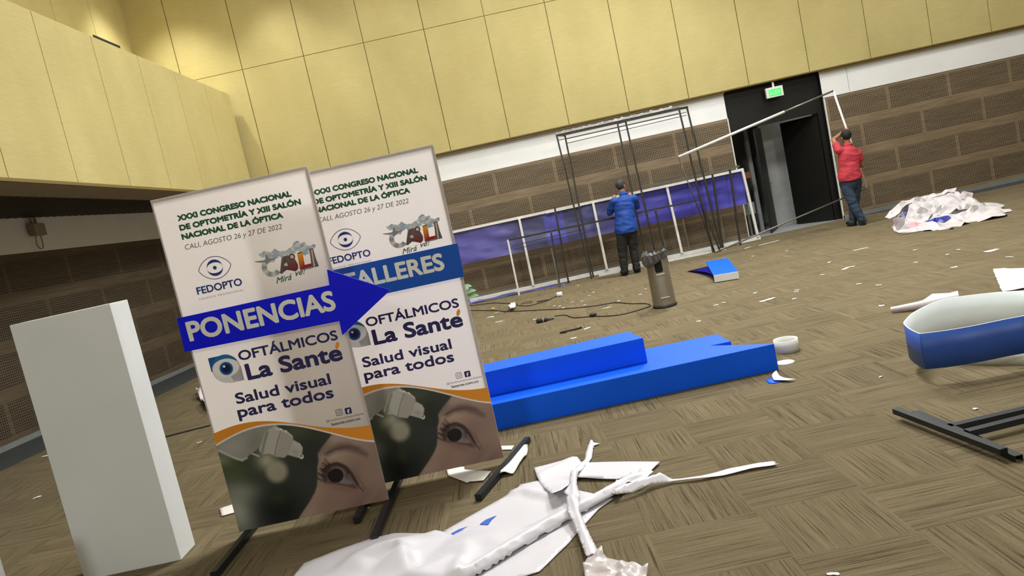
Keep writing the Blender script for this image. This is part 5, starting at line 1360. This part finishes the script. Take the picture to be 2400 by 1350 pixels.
# rolled paper cone
a, b = Vector((3.241,6.496,0.03)), Vector((3.709,6.229,0.06))
bm = bmesh.new(); tube(bm, [a, a.lerp(b, .4), a.lerp(b, .7), b], [.022, .034, .055, .075], 14, caps=False)
P3 = [(3.733,6.676,0.05),(3.729,6.415,0.05),(3.787,6.355,0.05)]
f_ = [bm.verts.new(p) for p in (a.lerp(b, .45) + Vector((0, .0, .03)), (P3[0][0], P3[0][1], P3[0][2]), b + Vector((0, 0, .06)), a.lerp(b, .8) + Vector((0, 0, .05)))]
bm.faces.new(f_)
tag(finish('paper_roll', bm, M_VINYLPINK, None, True), 'pale paper rolled to a cone behind the left end of the blue oval ring', 'paper roll')

# ================================================================== PILE OF TORN VINYL AT THE BACK RIGHT
PC = Vector((6.62, 12.0))
pile = [(5.987,11.471),(5.94,11.223),(6.059,10.952),(6.232,10.625),(6.309,10.511),(6.591,10.664),(6.782,10.686),(6.959,10.59),(7.13,10.57),(7.445,10.872)] + [(7.75, 11.9), (7.7, 12.4), (7.3, 12.75), (6.7, 12.6), (6.25, 12.1)]
mid = sum((Vector(p) for p in pile), Vector((0, 0))) / len(pile)
def pile_h(x, y):
    n_ = len(pile)
    d = min(seg_d(x, y, pile[i], pile[(i + 1) % n_])[0] for i in range(n_))
    return min(1, d / .22) * max(.06, min(.38, (y - 11.05) * .36)) 
M_PILE = mat('pile_vinyl', (206, 199, 200), .45, mottle=.06, mscale=8)
tag(sheet('vinyl_pile', pile, lambda x, y: pile_h(x, y) * (.8 + .5 * noise.noise(Vector((x * 3, y * 3, 1)))) + crease(x, y, 4.2, .13, 2) - .03, M_PILE, .085, smooth=False), 'heap of crumpled white vinyl on the carpet by the perforated wall', 'vinyl heap')
def pile_sheet(outline, seed, m, lab, amp=.05, th=.003, res=.065):
    """a torn sheet lying over the heap: outline points in space, filled and crumpled"""
    pts = [Vector(p) for p in outline]
    c_ = sum(pts, Vector()) / len(pts)
    nrm_ = Vector((0, -.62, .78)); ex = Vector((1, 0, 0)); ey = nrm_.cross(ex)
    P2 = [((p - c_).dot(ex), (p - c_).dot(ey)) for p in pts]
    o = sheet('torn_sheet', P2, lambda x, y: crease(x, y, 7, amp * 2.0, seed) + amp * noise.noise(Vector((x * 3.2, y * 3.2, seed))), m, res, thick=th, ragged=.006, base=0, smooth=False)
    for v in o.data.vertices:
        v.co = c_ + ex * v.co.x + ey * v.co.y + nrm_ * v.co.z
        v.co.z = max(v.co.z, .01)
    o.data.update()
    return tag(o, lab, 'torn sheet', 'torn vinyl sheets heaped by the perforated wall')
pile_sheet([(6.169,12.033,0.238),(6.281,12.103,0.277),(6.551,12.228,0.346),(6.715,12.251,0.358),(6.994,12.287,0.378),(7.193,12.265,0.366),(7.424,12.291,0.38),(7.537,12.285,0.377),(7.421,12.181,0.32),(7.342,12.234,0.349),(7.145,12.195,0.327),(7.046,12.206,0.333),(6.817,12.18,0.319),(6.578,12.139,0.296),(6.488,12.098,0.274),(6.386,12.004,0.222),(6.204,11.963,0.2)], 1, M_PILE, 'long white sheet along the top left of the vinyl heap', .04)
pile_sheet([(6.174,11.681,0.198),(6.468,11.864,0.308),(6.616,11.932,0.349),(6.638,11.871,0.313),(6.411,11.747,0.238),(6.256,11.635,0.171)], 2, mat('navy_vinyl', (40, 40, 96), .4), 'dark navy sheet tucked in the left of the vinyl heap', .03)
pile_sheet([(6.206,11.521,0.163),(6.403,11.752,0.301),(6.569,11.847,0.358),(6.811,11.81,0.336),(6.881,11.646,0.237),(6.716,11.554,0.182),(6.569,11.457,0.124),(6.408,11.368,0.071),(6.263,11.387,0.082),(6.215,11.436,0.112)], 3, M_PILE, 'crumpled white sheet at the front left of the vinyl heap', .06)
pile_sheet([(6.125,11.338,0.143),(6.175,11.264,0.098),(6.32,11.245,0.087),(6.284,11.17,0.042),(6.182,11.128,0.017),(6.054,11.126,0.015)], 4, mat('pink_vinyl', (216, 170, 178), .5), 'pale pink torn piece at the front of the vinyl heap', .03)
pile_sheet([(6.285,11.152,0.091),(6.463,11.184,0.11),(6.68,11.187,0.112),(6.665,11.112,0.067),(6.528,11.082,0.049),(6.376,11.057,0.034),(6.233,11.06,0.036)], 5, mat('blue_vinyl', (40, 46, 150), .35), 'deep blue torn strip in the middle of the vinyl heap', .03)
pile_sheet([(6.555,11.429,0.138),(6.752,11.541,0.205),(6.94,11.608,0.245),(7.101,11.677,0.286),(7.2,11.632,0.259),(7.275,11.569,0.222),(7.296,11.476,0.166),(7.439,11.466,0.16),(7.337,11.411,0.127),(7.05,11.399,0.119),(6.79,11.41,0.126)], 6, M_PILE, 'broad white sheet across the middle of the vinyl heap', .05)
pile_sheet([(7.37,11.981,0.259),(7.464,12.054,0.302),(7.547,12.095,0.327),(7.591,12.069,0.312),(7.659,12.034,0.291),(7.564,11.926,0.226),(7.489,11.874,0.195),(7.423,11.925,0.225)], 7, mat('pile_pale', (200, 186, 188), .5), 'curled pale sheet sticking up at the top right of the vinyl heap', .05)
pile_sheet([(6.707,11.174,0.087),(6.893,11.19,0.095),(7.246,11.271,0.136),(7.435,11.158,0.079),(7.465,11.096,0.048),(7.526,11.05,0.025),(7.525,10.974,-0.013),(7.376,10.906,-0.047),(7.197,10.945,-0.027),(6.96,10.961,-0.019),(6.845,10.908,-0.046),(6.778,10.973,-0.013)], 8, M_PILE, 'long white sheet trailing to the right of the vinyl heap', .06)
pile_sheet([(7.576,11.714,0.107),(7.761,11.663,0.081),(7.85,11.593,0.046),(7.752,11.544,0.022),(7.559,11.609,0.054)], 9, M_PILE, 'flat white piece at the right of the vinyl heap', .02)
pile_sheet([(5.776,11.066,0.058),(5.886,11.058,0.054),(6.18,10.991,0.02),(6.424,10.926,-0.012),(6.503,10.875,-0.037),(6.734,10.907,-0.022),(6.51,10.845,-0.052),(6.293,10.875,-0.037),(5.975,10.97,0.01),(5.794,11.019,0.034)], 10, M_PILE, 'white sheet edge along the bottom of the vinyl heap', .02)
pile_sheet([(5.894,11.355,0.183),(5.984,11.404,0.212),(6.123,11.387,0.202),(6.062,11.279,0.138),(5.931,11.183,0.08),(5.866,11.143,0.056),(5.892,11.244,0.116)], 11, mat('grey_vinyl', (150, 140, 144), .5), 'greyish folded sheet at the left end of the vinyl heap', .04)

# ================================================================== PAPER SCRAPS
def scrap(p, L, wd_, ang, label, group=None, name='paper_scrap', m=None, h=.002):
    bm = bmesh.new(); n = 6; rnd = random.Random(int(p[0] * 1000) + int(p[1] * 77))
    top = [(-L / 2 + L * i / n, wd_ / 2 * rnd.uniform(.6, 1.1) * (1 if 0 < i < n else .6)) for i in range(n + 1)]
    bot = [(L / 2 - L * i / n, -wd_ / 2 * rnd.uniform(.6, 1.1) * (1 if 0 < i < n else .6)) for i in range(n + 1)]
    prism(bm, top + bot, 'z', .001, .003)
    for v in bm.verts: v.co.z += h * (1 + math.sin(v.co.x / L * 4 + p[0] * 9)) 
    o = finish(name, bm, m or M_PAPER, None, False, (p[0], p[1], 0)); o.rotation_euler = (0, 0, ang)
    return tag(o, label, 'paper scrap', group)
def strip(a, b, wd_, label, group=None):
    a, b = Vector(a), Vector(b); d = b - a
    return scrap(((a.x + b.x) / 2, (a.y + b.y) / 2), max(.03, math.hypot(d.x, d.y)), wd_, math.atan2(d.y, d.x), label, group)
strip(*[(4.512,13.521),(4.787,13.636)], .05, 'torn paper strip left of the doorway threshold'); strip(*[(4.764,13.603),(4.955,13.648)], .06, 'pale paper strip just before the doorway')
strip(*[(4.245,13.517),(4.386,13.594)], .05, 'paper strip at the right end of the display frame')
strip(*[(4.85,10.538),(5.044,10.472)], .05, 'long paper strip on the carpet below the man in red'); strip(*[(4.046,9.174),(4.173,9.254)], .05, 'bent paper strip between the vinyl heap and the long white shard'); strip(*[(4.167,9.272),(4.236,9.214)], .06, 'upper arm of the bent paper strip on the right carpet')
strip(*[(2.664,8.281),(2.854,8.316)], .07, 'long white shard of paper on the carpet right of the bin')
G1 = 'paper flakes on the middle carpet'; G2 = 'paper flakes near the cables'; G3 = 'paper flakes on the right carpet'
for p in [(4.455,12.007),(3.955,12.264),(4.236,9.95),(3.769,9.121),(2.898,10.445),(2.817,8.875),(3.18,8.488),(3.134,8.395),(2.966,8.021),(2.255,8.638),(2.363,8.694),(1.848,7.936)]: scrap(p, .052, .042, random.uniform(-.4, .6), 'small white paper flake on the open carpet between bin and blue oval ring', G1)
for p in [(0.761,11.485),(0.91,11.349),(0.465,11.499),(0.546,11.346),(0.893,10.89),(0.576,11.077),(1.371,10.589),(1.724,10.755),(1.884,11.172),(1.174,12.085),(1.074,11.801),(1.062,13.463)]: scrap(p, .05, .038, random.uniform(-.4, .6), 'tiny white paper flake among the cables left of the bin', G2)
for p in [(5.152,9.45),(5.327,8.827),(5.103,8.666),(4.672,8.613),(3.719,8.065),(3.795,7.781)]: scrap(p, .055, .042, random.uniform(-.3, .5), 'small white paper flake on the far right carpet below the vinyl heap', G3)
scrap((5.404,8.328), .17, .10, .2, 'largest loose white scrap on the carpet at far right'); strip(*[(5.201,7.801),(5.258,7.752)], .03, 'thin white sliver at far right above the frayed cloth')
strip(*[(4.646,7.875),(4.709,7.862)], .06, 'white scrap left of the frayed cloth sheet'); strip(*[(3.311,6.853),(3.354,6.827)], .05, 'white scrap left of the rolled paper cone')
scrap((-0.576,11.782), .13, .07, -.6, 'white curled scrap below the white bag by the banner'); scrap((-0.429,11.082), .12, .05, .2, 'white sliver left of the black connector'); scrap((0.112,10.548), .06, .05, .1, 'white chip touching the black connector')
scrap((0.706,8.952), .10, .05, .4, 'white scrap beside the hammer handle'); scrap((0.491,8.518), .08, .05, .2, 'white scrap behind the upper blue box'); scrap((0.821,14.179), .07, .16, .1, 'white flap hanging under the display frame'); 
scrap((1.136,10.201), .14, .03, .1, 'pale sliver inside the cable loop'); scrap((-0.472,12.154), .09, .03, .2, 'pale sliver below the yellow chip')
scrap((2.273,4.833), .035, .014, .4, 'thin paper flake on the carpet below the blue oval ring'); scrap((2.356,3.963), .03, .025, .4, 'white flake just above the black steel stands')
scrap((2.269,4.83), .03, .014, .5, 'white flake between the blue offcut and the oval ring'); strip(*[(0.93,2.688),(0.975,2.676)], .02, 'white scrap cut by the bottom edge of the photo')
strip(*[(-5.883,8.305),(-5.759,8.332)], .06, 'white strip left of the plinth near the wall'); scrap((-4.747,6.49), .07, .05, .5, 'crumpled scrap on the carpet left of the plinth'); scrap((-3.56,7.3), .05, .035, .2, 'white flake between plinth and PONENCIAS banner')
scrap((-1.257,4.436), .06, .02, .5, 'white curl under the PONENCIAS banner right corner')
